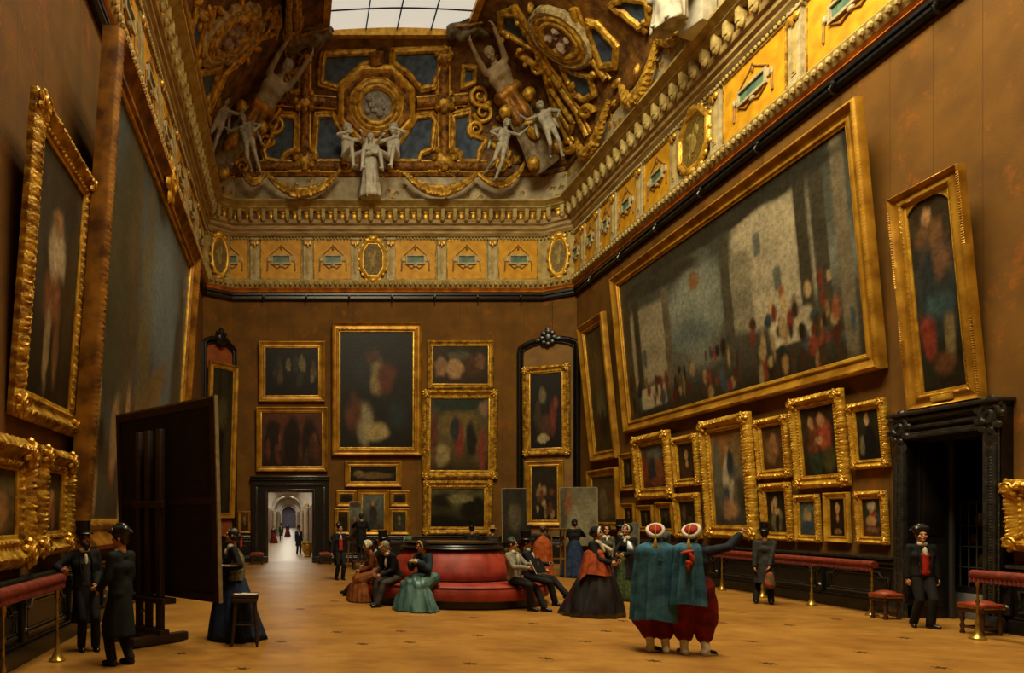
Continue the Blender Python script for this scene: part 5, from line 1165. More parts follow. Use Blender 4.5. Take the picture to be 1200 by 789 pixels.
# copyist at the big easel
c = fig('person in a black bodice and wide dark blue dress painting behind the big dark canvas', -.84, 9.95, -82, 1.62, female=True, hands=((.24, -.14, 1.10), (-.14, -.34, 1.2)), look=(-8, -4))
woman(c, BLK, cloth('#10192c', '#1f2c46'), r1=.46, back=.08)
part(c, 'ribbon', [c.hd((0, .13, -.03), (.03, .03, .03)), rcone(c.head((0, .14, -.04)), c.head((.02, .15, -.16)), .018, .024)], cloth('#7a1a12', '#9a2a1a'), .008, 1, label='red hair ribbon')
sh = shawl(c, cloth('#2a3440', '#7a6a38', scale=22), .5, 1.35, .2, name='shawl', rzz=.2); sh['label'] = 'blue and yellow patterned shawl'
pal = thing('palette', 'wooden paint palette held by the copyist beside the big dark canvas', 'palette', (-.90, 9.68, 1.075))
pl = [(.17 * math.cos(a) * (1 + .15 * math.sin(a)), .12 * math.sin(a)) for a in np.linspace(0, 2 * PI, 25)[:-1]]
mk('board', prism(pl, 0, .012), mat('palette_wood', '#7a5230', '#9a6c40', rough=.4, scale=8), pal, smooth=30)
for k, cc in enumerate(('#8a2014', '#b08a2c', '#26406a', '#c4bca4', '#3a2a14')): mk('paint_dab', ball((.1 * math.cos(.6 + k * .6), .075 * math.sin(.6 + k * .6), .014), (.018, .016, .008), 8), mat('paint_' + cc[1:], cc, rough=.3), pal)
# attendants
RED = cloth('#8c1d10', '#b02c1a')
c = fig('attendant in a black tail coat, red waistcoat and bicorne hat at the right doorway', 10.12, 10.95, -12, 1.60, hands=((.225, -.06, .80), (-.225, -.02, .80)), feet=((.08, -.1), (-.09, .04)), look=(-12, 0), footdir=(25, -25))
man(c, BLK, BLK2, waist=RED, hat='bicorne', tail=.5, cutaway=True)
part(c, 'glove', [rcone(c.wr[0] + Vector((0, 0, .02)), c.wr[0] + Vector((0, -.01, -.12)), .042, .036)], BLK, .009, 1); mk('trim', join(*[ball(c.up((.075 * sx, -.115, .05 + .02 * k)), (.008, .008, .008), 6) for k in range(12) for sx in (-1, 1)]), BRASS, c.root)
c = fig('attendant in a dark coat and red waistcoat standing right of the far doorway', 1.40, 19.3, 18, 1.58, hands=((.2, -.02, .86), (-.3, -.05, .86)), look=(10, 0))
man(c, BLK, BLK2, waist=RED, hat='bicorne', tail=.5, cutaway=True)
# copyist by the small easel
c = fig('copyist in black seen from behind at the small easel on the back wall', 2.42, 23.2, 172, 1.62, hands=((.2, -.36, 1.32), (-.24, -.25, 1.1)), z=.30)
man(c, BLK, BLK2, hat=None, tail=.5)
st = thing('step_stool', 'low dark step stool under the copyist at the back wall', 'stool', (2.42, 23.2, 0)); mk('top', box(-.3, .3, -.25, .25, .26, .30, .01), DKW, st, smooth=30)
for sx in (-1, 1):
    for sy in (-1, 1): mk('leg', box(sx * .25 - .03, sx * .25 + .03, sy * .2 - .03, sy * .2 + .03, 0, .26), DKW, st, smooth=0)
# sitters on the left of the round sofa
SZ = .47
c = fig('person in teal silk dress reading on the left front of the round sofa', 2.62, 13.16, -48, 1.62, seat=SZ, female=True, lean=12, hands=((.1, -.36, .98), (-.12, -.36, .96)), feet=((.1, -.5), (-.1, -.5)), look=(-25, 12))
part(c, 'jacket', c.torso(.02) + c.arm(0, .026, .95, .02) + c.arm(1, .026, .95, .02), cloth('#121a22', '#24343a'), .011, 3, .005, 14)
seated_skirt(c, mat('teal_silk', '#1f3838', '#54756f', rough=.4, scale=4, stretch=(1, 1, .4), bump=.2, bscale=12), .3, .46, fold=.02)
hair(c, HAIRD, True); bonnet(c, BLK, cloth('#a87c3c', '#c4a060'))
bk = tag(mk('book', join(box(-.09, .09, -.06, .06, 0, .02), box(-.085, .085, -.055, .055, .005, .03)), cloth('#8a7a50', '#b0a070'), smooth=0), 'pale open booklet in the hands of the teal dressed sitter', 'book')
bk.location = (2.62 - .27, 13.16 - .25, .93); bk.rotation_euler = (.3, 0, -.8)
c = fig('seated person in dark suit and grey trousers leaning forward beside the teal dress', 2.12, 13.72, -62, 1.66, seat=SZ, lean=24, hands=((.08, -.42, .66), (-.1, -.44, .68)), feet=((.12, -.55), (-.1, -.42)), look=(0, 14))
man(c, BLK, cloth('#2c2824', '#433c34'), hat=None, hairm=mat('grey_hair', '#6a6050', '#8a806c', rough=.6, scale=30), skirts=False)
c = fig('seated person in a brown dress and white flowered cap beside the dark suited sitter', 1.82, 14.42, -86, 1.56, seat=SZ, female=True, lean=18, hands=((.08, -.38, .72), (-.1, -.38, .72)), feet=((.1, -.5), (-.1, -.5)), look=(0, 15))
part(c, 'bodice', c.torso(.018) + c.arm(0, .024, .95) + c.arm(1, .024, .95), cloth('#4a260e', '#6a3814'), .011, 3, .005, 14); seated_skirt(c, cloth('#5a2e0e', '#824616'), .3, .4, fold=.016); hair(c, HAIRB, True)
bonnet(c, cloth('#a89c84', '#c0b49c'), cloth('#b8ac94', '#d0c4ac'))
c = fig('seated person in black stretching crossed legs to the left, behind the brown dress', 1.95, 15.25, -96, 1.66, seat=SZ, lean=-10, hands=((.14, -.3, .72), (-.14, -.3, .72)), feet=((.02, -.72), (-.06, -.66)), look=(0, 0), footz=(.06, 0))
man(c, BLK2, cloth('#2a1712', '#3a2018'), hat='top', skirts=False)
c = fig('seated person in a dark cloak and feathered hat, far left of the round sofa', 2.24, 16.1, -132, 1.58, seat=SZ, female=True, hands=((.1, -.36, .76), (-.1, -.36, .76)), feet=((.1, -.5), (-.1, -.5)))
part(c, 'bodice', c.torso(.02) + c.arm(0, .026, .95) + c.arm(1, .026, .95), cloth('#23211f', '#34302c'), .011, 3); seated_skirt(c, cloth('#2a2622', '#3c3630'), .3, .38); hair(c)
hb = bonnet(c, BLK); mk('feather', join(*[rcone(c.head((.05, .02 + .02 * k, .12)), c.head((.09 + .02 * k, .06 + .05 * k, .2 - .02 * k)), .022, .014) for k in range(4)]), cloth('#3a3c3c', '#55585a'), hb)
c = fig('seated person in a green bonnet at the far left back of the round sofa', 2.82, 16.34, -155, 1.58, seat=SZ, female=True, hands=((.1, -.36, .76), (-.1, -.36, .76)), feet=((.1, -.5), (-.1, -.5)))
part(c, 'bodice', c.torso(.02) + c.arm(0, .026, .95) + c.arm(1, .026, .95), cloth('#23281f', '#343a2c'), .011, 3); seated_skirt(c, cloth('#2a2a22', '#3c3c30'), .3, .38); hair(c); bonnet(c, cloth('#2c4a30', '#4a6a48'), cloth('#9a8a6a', '#b0a080'))
# sitters on the right
c = fig('person in pale grey jacket seated on the round sofa with an open portfolio', 4.33, 13.2, 44, 1.66, seat=SZ, lean=-4, hands=((.1, -.40, .92), (-.16, -.36, .86)), feet=((.04, -.62), (-.1, -.40)), look=(20, 4))
man(c, cloth('#6a6250', '#8a8270'), BLK2, hat=None, skirts=False)
pf = thing('portfolio', 'open dark drawing portfolio with white sheet held by the pale grey jacket sitter', 'folder', (4.33 + .36, 13.2 - .30, .86)); pf.rotation_euler = (math.radians(62), 0, math.radians(44 + 180 + 180))
mk('board', join(box(-.2, .2, -.15, .15, -.006, .006)), BLK, pf, smooth=0); mk('sheet', box(-.215, .18, -.165, .13, -.012, -.007), cloth('#b0a890', '#c4bca4'), pf, smooth=0)
c = fig('person in top hat seated cross-legged right of the pale grey jacket', 4.86, 13.86, 62, 1.68, seat=SZ, lean=-6, hands=((.1, -.36, .86), (-.12, -.30, .74)), feet=((.05, -.72), (-.08, -.52)), footz=(.16, 0), look=(10, 0))
man(c, NAVY, BLK2, hat='top', skirts=False)
c = fig('person in green hat and olive wrap seated behind the cross-legged top hat', 5.06, 15.56, 118, 1.58, seat=SZ, female=True, hands=((.1, -.36, .76), (-.1, -.36, .76)), feet=((.1, -.5), (-.1, -.5)))
part(c, 'bodice', c.torso(.03) + c.arm(0, .03, .95) + c.arm(1, .03, .95), cloth('#3c3010', '#544418'), .011, 3); seated_skirt(c, cloth('#2c2410', '#3c3218'), .3, .38); hair(c); bonnet(c, cloth('#12402c', '#1f5a40'))
# standing behind the sofa
for lb, px, Y, h, rz, hat, cl in (('person in black coat and dark hat standing behind the sofa below the landscape', 553, 19.5, 1.56, 150, 'top', BLK), ('person in brown with a straw hat standing behind the black sofa top', 577, 20.0, 1.50, 170, 'straw', cloth('#1f1a16', '#2c241e')),
        ('person in black standing behind the orange shawled one, between two canvases', 620, 19.6, 1.56, 160, 'cap', BLK2)):
    c = fig(lb, xx(px, Y), Y, rz, h); man(c, cl, BLK2, hat='top' if hat == 'top' else None)
    if hat == 'straw':
        hb = tr(lathe([(.09, 0), (.16, -.01), (.165, 0), (.16, .008), (.09, .012), (.085, .08), (.05, .1)], 24)); v = (hb[0] + np.array((0, .01, .07))) @ np.array(c.Hm).T + np.array(c.hc); mk('straw_hat', (v, hb[1]), cloth('#8a6a34', '#a8854a'), c.root)
    if hat == 'cap': part(c, 'cap', [c.hd((0, .02, .07), (.09, .1, .07))], BLK, .009, 2)
c = fig('person wrapped in rust orange seen from behind beside the trestle and grey canvas', xx(636, 19.0), 19.0, 165, 1.56, female=True)
woman(c, BLK2, cloth('#7a3410', '#a04c18'), r1=.34, collar=False); shawl(c, cloth('#7a3410', '#a04c18'), .95, .3, .24); part(c, 'cap', [c.hd((0, .03, .05), (.09, .1, .09))], cloth('#4a4238', '#5c5448'), .009, 2)
c = fig('painter in black jacket and blue skirt seen from behind before the large grey canvas', xx(673, 20.3), 20.3, 172, 1.72, female=True, hands=((.2, -.3, 1.2), (-.22, -.36, 1.3)))
woman(c, BLK, cloth('#121c30', '#22304a'), r1=.42); part(c, 'cap', [c.hd((0, .03, .05), (.088, .1, .085))], BLK, .009, 2)
# ladies in the middle
c = fig('person in glossy black crinoline gown, rust orange shawl and white lace cap', xx(698, 12.35), 12.3, 38, 1.60, female=True, hands=((.14, -.32, 1.08), (-.12, -.32, 1.06)), look=(22, 4))
woman(c, BLK, mat('black_silk', '#0b0a0b', '#26262a', rough=.28, scale=5, stretch=(1, 1, .3), spec=.7), r1=.60, folds=13, amp=.07, back=.12)
s1 = shawl(c, cloth('#6a260c', '#9a4416'), .50, .85, .40, z0=c.neck.z - .14, name='shawl', rs=.24, rzz=.45, fold=9, amp=.05, low=.34); s1['label'] = 'rust orange shawl'
part(c, 'shoulder_cape', [rcone(c.sh[0], c.el[0], .08, .07), rcone(c.sh[1], c.el[1], .08, .07), rcone(c.sh[0], c.sh[1], .08, .08)], BLK, .011, 3, .004)
part(c, 'scarf', [rcone(c.up((.03, -.1, .46)), c.up((.12, -.2, .36)), .035, .05), rcone(c.up((-.04, -.08, .5)), c.up((.0, -.14, .34)), .035, .03)], cloth('#b0a890', '#c8c0a8'), .009, 2)
bonnet(c, BLK, cloth('#b8b09c', '#d4ccb8'))
c = fig('person in a grey dress with a dark bonnet behind the black gown', xx(710, 15.7), 15.7, -5, 1.60, female=True, hands=((.08, -.26, 1.0), (-.08, -.26, 1.0))); woman(c, cloth('#3a372f', '#545044'), r1=.36, ph=1); bonnet(c, BLK, BLK2)
c = fig('person in a green skirt, black cloak and white lace cap facing left', xx(735, 14.5), 14.5, -58, 1.62, female=True, hands=((.1, -.26, 1.06), (-.1, -.24, 1.06)), look=(-10, 0))
woman(c, BLK, cloth('#2a3a1c', '#4a5a30', scale=16), r1=.38, ph=2); shawl(c, mat('black_silk', '#0b0a0b'), .9, .45, .27, name='cloak'); bonnet(c, BLK, cloth('#b0a894', '#ccc4b0'))
c = fig('person in a black coat and low hat behind the green skirted one', xx(727, 17.0), 17.0, 60, 1.60); man(c, BLK, BLK2, hat='top')
c = fig('person in a slate grey hooded cloak glimpsed between the two turbaned men', xx(780, 12.6), 12.6, 150, 1.50, female=True); woman(c, cloth('#2c3840', '#44525a'), r1=.3, collar=False); shawl(c, cloth('#2c3840', '#44525a'), .7, .3, .24, name='cloak'); part(c, 'hood', [c.hd((0, .03, .03), (.1, .11, .12)), rcone(c.head((0, .03, .0)), c.neck, .1, .09)], cloth('#2c3840', '#44525a'), .01, 2)
# gentleman before the right wall
c = fig('person in top hat and grey-black coat viewing the right wall, bag held behind', xx(896, 13.9), 13.9, 152, 1.56, hands=((.20, .12, .82), (-.05, .20, .80)), feet=((.16, -.02), (-.12, .05)), look=(-8, -4))
man(c, cloth('#23211e', '#35322d'), BLK2, hat='top', tail=.48)
bg = thing('carpet_bag', 'green and red flowered cloth bag in the hand of the top-hatted man, right wall', 'bag', (c.root.location.x - .02, c.root.location.y - .42, .0)); hw = Matrix.Rotation(math.radians(152), 3, 'Z') @ ((c.wr[1] + (c.wr[1] - c.el[1]).normalized() * .07) * c.root.scale.x); bg.location = (c.root.location.x + hw.x + .02, c.root.location.y + hw.y, hw.z - .40)
remesh('pouch', join(rcone((0, 0, .08), (0, 0, .26), .10, .07), ball((0, 0, .1), (.11, .07, .12), 12)), mat('flowered_cloth', '#2c4a1c', '#8a3018', rough=.8, scale=22, lo=.45, hi=.55), .01, bg); mk('handle', tube([(-.05, 0, .3), (-.04, 0, .38), (0, 0, .41), (.04, 0, .38), (.05, 0, .3)], .01, 8), DKW, bg)
# the two turbaned soldiers
ZB = mat('teal_blue_wool', '#224658', '#3a687e', rough=.9, spec=.25, scale=7, bump=.2, bscale=50); ZR = cloth('#4a0d0c', '#701814', scale=6); GAIT = cloth('#b8b09c', '#d4ccb8'); TURB = cloth('#b0a894', '#d0c8b4'); FEZ = cloth('#7a1a10', '#9c2a18')
def zouave(c):
    for k in (0, 1):
        m = c.hipj[k].lerp(c.kn[k], .5); s_ = 1 if k == 0 else -1
    g = [rcone(c.hipj[k] + Vector((.02 * (1 - 2 * k), 0, .0)), c.kn[k] + Vector((.03 * (1 - 2 * k), 0, -.02)), .15, .185, 16) for k in (0, 1)] + [rcone(c.kn[k] + Vector((.03 * (1 - 2 * k), 0, -.02)), c.kn[k].lerp(c.an[k], .56), .175, .11, 16) for k in (0, 1)] + [rcone(c.hip + Vector((-.08, 0, .04)), c.hip + Vector((.08, 0, .04)), .14, .14)]
    part(c, 'baggy_trousers', g, ZR, .013, 3, .012, 13)
    for k in (0, 1):
        part(c, 'gaiter', [rcone(c.kn[k].lerp(c.an[k], .45), c.an[k], .062, .05), rcone(c.an[k], c.an[k] + Vector((0, -.05, -.04)), .05, .045)] + c.foot(k, .012)[:2], GAIT, .009, 1)
        part(c, 'shoe', [c.foot(k, .008)[1], c.foot(k, .01)[2]], SHOE, .009, 1)
    Tm = rot('X', math.radians(-48)); tp = lambda v: c.head(Vector((0, .02, .03)) + Tm @ Vector(v))
    part(c, 'turban', [join(*[ball(tp((.094 * math.cos(a), .10 * math.sin(a), .05 + .008 * math.sin(2 * a + 1))), (.031, .031, .034), 10) for a in np.linspace(0, 2 * PI, 23)[:-1]])], TURB, .008, 2, label='white turban')
    q = lathe([(.09, 0), (.092, .05), (.082, .085), (.055, .108), (.015, .115)], 24); mk('fez', (np.array([tp(v) for v in q[0]]), q[1]), FEZ, c.root)
    mk('tassel', join(tube([tp((0, 0, .115)), tp((0, -.02, .125)), c.head((0, .175, .04)), c.head((0, .175, -.07))], .007, 6), rcone(c.head((0, .175, -.06)), c.head((.0, .185, -.16)), .014, .03), *[rcone(c.head((.01 * k, .18, -.13)), c.head((.025 * k, .19, -.21)), .012, .008) for k in (-2, -1, 0, 1, 2)]), cloth('#8a6a14', '#b8942c'), c.root)
    hair(c)
def cape(c, drop, r, open_, fold, rs): return shawl(c, ZB, drop, open_, r, name='cape', fold=fold, rs=rs, amp=.07)
c = fig('soldier in a long teal blue cape, red baggy trousers and white turban, back turned', xx(768, 8.95), 8.95, 166, 1.66, hands=((.12, -.26, 1.05), (-.12, -.26, 1.08)), feet=((.06, .0), (-.12, .05)), look=(-14, 0), footdir=(-70, -10))
zouave(c); part(c, 'jacket', c.torso(.02) + c.arm(0, .016, .95) + c.arm(1, .016, .95), NAVY, .011, 3); cape(c, 1.08, .285, .3, 11, .235)
part(c, 'hood', [rcone(c.up((-.12, .08, .50)), c.up((.12, .08, .50)), .05, .05), rcone(c.up((-.12, .09, .49)), c.up((-.02, .17, .34)), .05, .055), rcone(c.up((.12, .09, .49)), c.up((-.02, .17, .34)), .05, .055), rcone(c.up((.15, .02, .49)), c.up((.13, -.06, .44)), .05, .045), rcone(c.up((-.15, .02, .49)), c.up((-.13, -.06, .44)), .05, .045)], ZB, .012, 3, .008, label='folded cape hood')
c = fig('soldier in red baggy trousers with a teal cape over one shoulder, arm raised to point', xx(812, 8.72), 8.72, 158, 1.66, hands=((.12, -.22, 1.02), (-.58, -.22, 1.62)), feet=((.1, -.02), (-.16, -.04)), look=(-24, 0), elbow=((.5, 1, -.3), (-.4, .3, -1)), footdir=(20, -60), curl=(.5, .05))
zouave(c); part(c, 'jacket', c.torso(.018) + c.arm(0, .016, .95) + c.arm(1, .018, .94, .006), NAVY, .011, 3, .004); mk('cuff', rcone(c.el[1].lerp(c.wr[1], .93), c.el[1].lerp(c.wr[1], 1.0), .042, .04, 12), cloth('#8a2414', '#a83a20'), c.root)
sh = shawl(c, ZB, .84, 2.05, .30, name='cape', rzz=-.80, fold=13, rs=.235, ok=.05, amp=.08); sh['label'] = 'teal cape hanging from one shoulder'
part(c, 'cape_roll', [rcone(c.up((.17, .03, .47)), c.up((.02, .15, .44)), .06, .05), rcone(c.up((.17, .03, .47)), c.up((.13, -.08, .42)), .06, .045)], ZB, .012, 3, .008)
part(c, 'hood_lining', [ball(c.up((.10, .215, .47)), (.09, .035, .026), 12, rot('Y', .25)), ball(c.up((.05, .235, .40)), (.032, .035, .075), 12, rot('Y', .35)), ball(c.up((.08, .245, .33)), (.05, .03, .028), 12, rot('Y', -.5)), ball(c.up((.09, .25, .28)), (.026, .03, .06), 12)], cloth('#8a2414', '#b04020'), .009, 1, label='red hood lining')
part(c, 'sash', [rcone(c.up((-.07, 0, .1)), c.up((.07, 0, .1)), .12, .12)], cloth('#1c2a38', '#2c3c4c'), .011, 2)
# visitors in the gallery
for lb, px, yf, h, rz, kind in (('dark coated person walking in the bright gallery, nearest beyond the far doorway', 350, 650, 1.66, 10, 'm'), ('person in a red skirt walking in the gallery by its plain wall', 320.5, 637, 1.5, -20, 'w'), ('person in dark green further along the gallery centre', 329.5, 634, 1.6, 0, 'm2'), ('distant person in a red dress under the far gallery arches', 337, 629, 1.55, 0, 'w2')):
    Y = F * (H - GF) / (yf - VY); c = fig(lb, xx(px, Y), Y, rz, h, z=GF, female=kind[0] == 'w', vox=.012)
    if kind == 'm': man(c, cloth('#14161a', '#1f2228'), BLK2, hat='top')
    elif kind == 'm2': man(c, cloth('#1f2c1c', '#2c3c28'), BLK2, hat='top')
    else: woman(c, BLK2, cloth('#5a160e', '#6e2016'), r1=.42); bonnet(c, BLK)
# ---- round sofa ---------------------------------------------------------------------------
SOFA = mat('sofa_velvet', '#741c0c', '#96321a', rough=.6, scale=3, bump=.12, bscale=40)
so = thing('round_sofa', 'big circular red velvet sofa with raised black-topped centre in the middle of the room', 'sofa', (3.5, 14.85, 0))
mk('plinth', lathe([(1.86, 0), (1.9, .02), (1.9, .16), (1.86, .18)], 96), BLACKW, so)
mk('seat', lathe([(1.80, .14), (1.98, .17), (2.0, .24), (2.0, .36), (1.97, .43), (1.88, .468), (1.3, .47), (1.2, .45)], 96), SOFA, so, smooth=50)
mk('backrest', lathe([(1.24, .44), (1.3, .52), (1.27, .68), (1.16, .9), (1.04, 1.06), (.98, 1.1)], 96, True, lambda a, t: 1 + .006 * math.sin(24 * a) * math.sin(PI * t)), SOFA, so, smooth=60)
mk('piping', join(tube([(1.985 * math.cos(a), 1.985 * math.sin(a), .42) for a in np.linspace(0, 2 * PI, 97)[:-1]], .014, 6, True), tube([(1.29 * math.cos(a), 1.29 * math.sin(a), .50) for a in np.linspace(0, 2 * PI, 97)[:-1]], .014, 6, True)), cloth('#3a0c08', '#4c120c'), so)
tp = mk('top', lathe([(.96, 1.07), (1.06, 1.09), (1.1, 1.12), (1.08, 1.15), (1.0, 1.17), (.98, 1.2), (1.0, 1.23), (.95, 1.25), (.1, 1.25)], 96), BLACKW, so, smooth=40); mk('inlay', lathe([(.62, 1.25), (.62, 1.256), (.1, 1.256)], 64), mat('brown_marble', '#4a2c10', '#6b441a', rough=.3, scale=4), tp)

# ---- the big canvas on its easel, seen from the back --------------------------------------
EW = mat('easel_wood', '#1f1109', '#33200f', rough=.5, scale=5, stretch=(1, 1, 6))
A = Vector((xx(141, 10.6), 10.6)); B = Vector((xx(256, 8.9), 8.9)); L = (B - A).length
def face_M(A, B, z, lean=0.0):
    """x along the canvas, y up, z towards the viewer's side"""
    d = (B - A).normalized(); T = Vector((d.x, d.y, 0)); Nn = Vector((d.y, -d.x, 0)); Z = Vector((0, 0, 1))
    m = Matrix(((T.x, 0, Nn.x, A.x), (T.y, 0, Nn.y, A.y), (0, 1, 0, z), (0, 0, 0, 1)))
    return m @ Matrix.Rotation(lean, 4, 'X')
es = thing('easel', 'tall dark wooden studio easel with three posts behind the big reversed canvas', 'easel', (-1.83, 9.52, 0)); R = face_M(Vector((-L / 2, 0)), Vector((L / 2, 0)), 0); ang = math.atan2(B.y - A.y, B.x - A.x)
es.rotation_euler = (0, 0, ang); es.location = (-1.93, 9.66, 0)
for k, x in enumerate((-.36, -.12, .16)): mk('post', box(x - .05, x + .05, -.045, .045, .1, 3.0, .008), EW, es, smooth=30)
mk('crossbar', box(-.46, .28, -.075, .075, .13, .2, .01), EW, es, smooth=30); mk('shelf', box(-.52, .32, -.07, .16, .56, .64, .01), EW, es, smooth=30); mk('tie_beam', box(-.46, .28, -.06, .0, 1.9, 2.0, .01), EW, es, smooth=30)
for x in (-.42, .22): mk('foot', box(x - .06, x + .06, -.5, .4, .02, .14, .012), EW, es, smooth=30)
mk('crank_handle', tube([(-.1, -.06, .45), (-.1, -.14, .45), (-.22, -.14, .38)], .014, 6), mat('dark_iron', '#1c1a16'), es)
for x in (-.42, .22):
    for y in (-.42, .32): mk('caster', ball((x, y, .025), .025, 10), mat('dark_iron', '#1c1a16'), es)
big = thing('stretched_canvas', 'big dark stretched canvas seen from its back on the easel, left front', 'canvas', M=face_M(A, B, .645, .03)); hb = 2.68
SBK = mat('canvas_back', '#170d07', '#22140b', rough=.8, scale=6, bump=.2, bscale=80)
canvas('painted_face', L, hb, ['#4a4636', '#5a5038', '#33280f'], [(.5, .5, .3, .3, '#6a5a34', .5)], 91, big, (0, 0, -.05)); mk('cloth', wbox(.01, L - .01, .01, hb - .01, -.045, -.02), SBK, big, smooth=0)
mk('stretcher_bar', join(wbox(0, L, 0, .1, -.05, .0), wbox(0, L, hb - .1, hb, -.05, .0), wbox(0, .1, .1, hb - .1, -.05, .0), wbox(L - .1, L, .1, hb - .1, -.05, .0), wbox(.1, L - .1, hb / 2 - .05, hb / 2 + .05, -.03, -.01)), EW, big, smooth=0)
mk('edge', join(wbox(L - .0, L + .025, 0, hb + .025, -.055, .005), wbox(0, L, hb, hb + .025, -.055, .005)), mat('pale_edge', '#6a5c3c', '#8a7a54', rough=.7, scale=9), big, smooth=0)
# paint stool
ps = thing('work_stool', 'tall dark stool carrying a paint box beside the copyist in blue', 'stool', (-.62, 9.42, 0)); mk('seat', box(-.17, .17, -.15, .15, .6, .65, .012), EW, ps, smooth=30)
for sx in (-1, 1):
    for sy in (-1, 1): mk('leg', tr(rcone((sx * .17, sy * .14, .02), (sx * .13, sy * .11, .62), .02, .022, 10)), EW, ps)
mk('stretcher', join(*[tube([(-.15, s_ * .125, .3), (.15, s_ * .125, .3)], .012, 8) for s_ in (-1, 1)], *[tube([(s_ * .155, -.125, .22), (s_ * .155, .125, .22)], .012, 8) for s_ in (-1, 1)]), EW, ps)
pb = thing('paint_box', 'flat wooden paint box on the tall stool by the copyist', 'box', (-.62, 9.42, .652)); mk('case', join(box(-.18, .18, -.13, .13, 0, .012), box(-.18, -.17, -.13, .13, 0, .05), box(.17, .18, -.13, .13, 0, .05), box(-.18, .18, -.13, -.12, 0, .05), box(-.18, .18, .12, .13, 0, .05)), DKW, pb, smooth=0)
mk('lid', tr(box(-.18, .18, 0, .24, 0, .012), (0, .13, .05), rot('X', -.15)), DKW, pb, smooth=0)
for k, (dx, dy, rz, w) in enumerate(((-.02, 0, .2, .13), (.05, -.02, -.3, .12))):
    s_ = tag(mk('sketch_sheet', box(-w, w, -.09, .09, 0, .004), cloth('#a09884', '#b8b09c'), smooth=0), ['white sketch sheet lying lowest across the open paint box', 'white sketch sheet lying uppermost on the open paint box'][k], 'paper', 'sheets on the paint box'); s_.location = (-.62 + dx, 9.42 + dy, .704 + .006 * k); s_.rotation_euler = (0, 0, rz)

# ---- easels and canvases at the back ---------------------------------------------------------
LW = mat('light_easel_wood', '#5a3c14', '#7a5420', rough=.5, scale=5, stretch=(1, 1, 6))
def easel(label, x, y, rz, h, shelf, w=.5, depth=.7, m=LW):
    e = thing('easel', label, 'easel', (x, y, 0), rz)
    for sx in (-1, 1): mk('front_leg', tr(rcone((sx * w / 2, -.22, .025), (sx * w * .2, .0, h), .028, .024, 8)), m, e)
    mk('back_leg', rcone((0, depth, .025), (0, .0, h * .92), .026, .024, 8), m, e)
    mk('shelf', box(-w * .62, w * .62, -.25, -.08, shelf - .05, shelf, .006), m, e, smooth=30); mk('crossbar', box(-w * .44, w * .44, -.17, -.13, shelf * .42, shelf * .42 + .05, .006), m, e, smooth=30)
    return e
def loose_canvas(label, A, B, z, h, bg, blobs, seed, lean=-.08):
    A, B = Vector(A), Vector(B); M = face_M(A, B, z, lean); L = (B - A).length
    p = thing('canvas_on_easel', label, 'canvas', M=M); mk('stretcher', wbox(0, L, 0, h, -.04, 0), EW, p, smooth=0); canvas('painted_face', L, h, bg, blobs, seed, p, (0, 0, .004)); 
    mk('edge', join(wbox(-.02, 0, 0, h, -.045, .006), wbox(0, L, h, h + .02, -.045, .006), wbox(L, L + .02, 0, h, -.045, .006)), mat('pale_edge', '#6a5c3c'), p, smooth=0); return p
Ye = 24.1
easel('light wooden easel of the copyist at the back wall, right of the far doorway', xx(415, Ye), Ye, 0, 2.3, 1.12, .5)
loose_canvas('small arched copy in progress on the copyist easel at the back wall', (xx(410, Ye - .3), Ye - .29), (xx(423, Ye - .3), Ye - .29), 1.125, 1.2, ['#4a6478', '#5a6a70', '#4a3c22', '#33260f'], [(.5, .3, .2, .24, '#3a2414', .4), (.45, .5, .08, .1, '#8a6a44', .4), (.5, .9, .5, .08, '#4a3410', .3)], 71, -.05)
Yd = 22.2
easel('dark easel under the dark canvas behind the sofa', xx(599, Yd), Yd, -.1, 2.5, .95, .6, m=EW)
loose_canvas('dark upright canvas in progress standing behind the sofa, left of the niche', (xx(585.6, Yd), Yd - .30), (xx(613, Yd), Yd - .36), .955, 1.74, ['#24241f', '#2c2a22', '#201c14'], [(.5, .45, .25, .25, '#4a4638', .4), (.4, .6, .1, .12, '#55503c', .4)], 72, -.05)
Yg = 21.3
easel('tall light easel under the large grey canvas before the right niche', xx(672, Yg), Yg, .05, 2.6, .9, 1.0)
loose_canvas('large pale grey canvas in progress before the right corner niche', (xx(652, Yg), Yg - .32), (xx(700, Yg - .5), Yg - .52), .905, 1.78, ['#5c5c4c', '#74745f', '#6a6a58'], [(.05, .6, .22, .5, '#4a4430', .4), (.24, .72, .1, .2, '#7a4a1c', .4), (.5, .3, .3, .3, '#7c7c68', .5)], 73, -.05)
Ys = 20.2
tb = thing('painters_trestle', 'light wooden trestle table with shelf left of the painter in the blue skirt', 'table', (xx(650, Ys), Ys - .1, 0)); mk('top', box(-.24, .24, -.2, .2, 1.42, 1.46, .008), LW, tb, smooth=30)
for sx in (-1, 1):
    for sy in (-1, 1): mk('leg', box(sx * .2 - .02, sx * .2 + .02, sy * .16 - .02, sy * .16 + .02, 0, 1.42), LW, tb, smooth=0)
mk('brace', join(box(-.2, .2, -.17, -.15, .55, .59), tube([(.2, .16, 1.3), (.62, .5, .02)], .024, 6)), LW, tb, smooth=30)
Yp = 17.6
loose = loose_canvas('narrow pale grey panel standing behind the green skirted visitor', (xx(740, Yp), Yp), (xx(748.5, Yp), Yp), .0, 1.62, ['#5a6468', '#6a7478'], [], 74, 0)

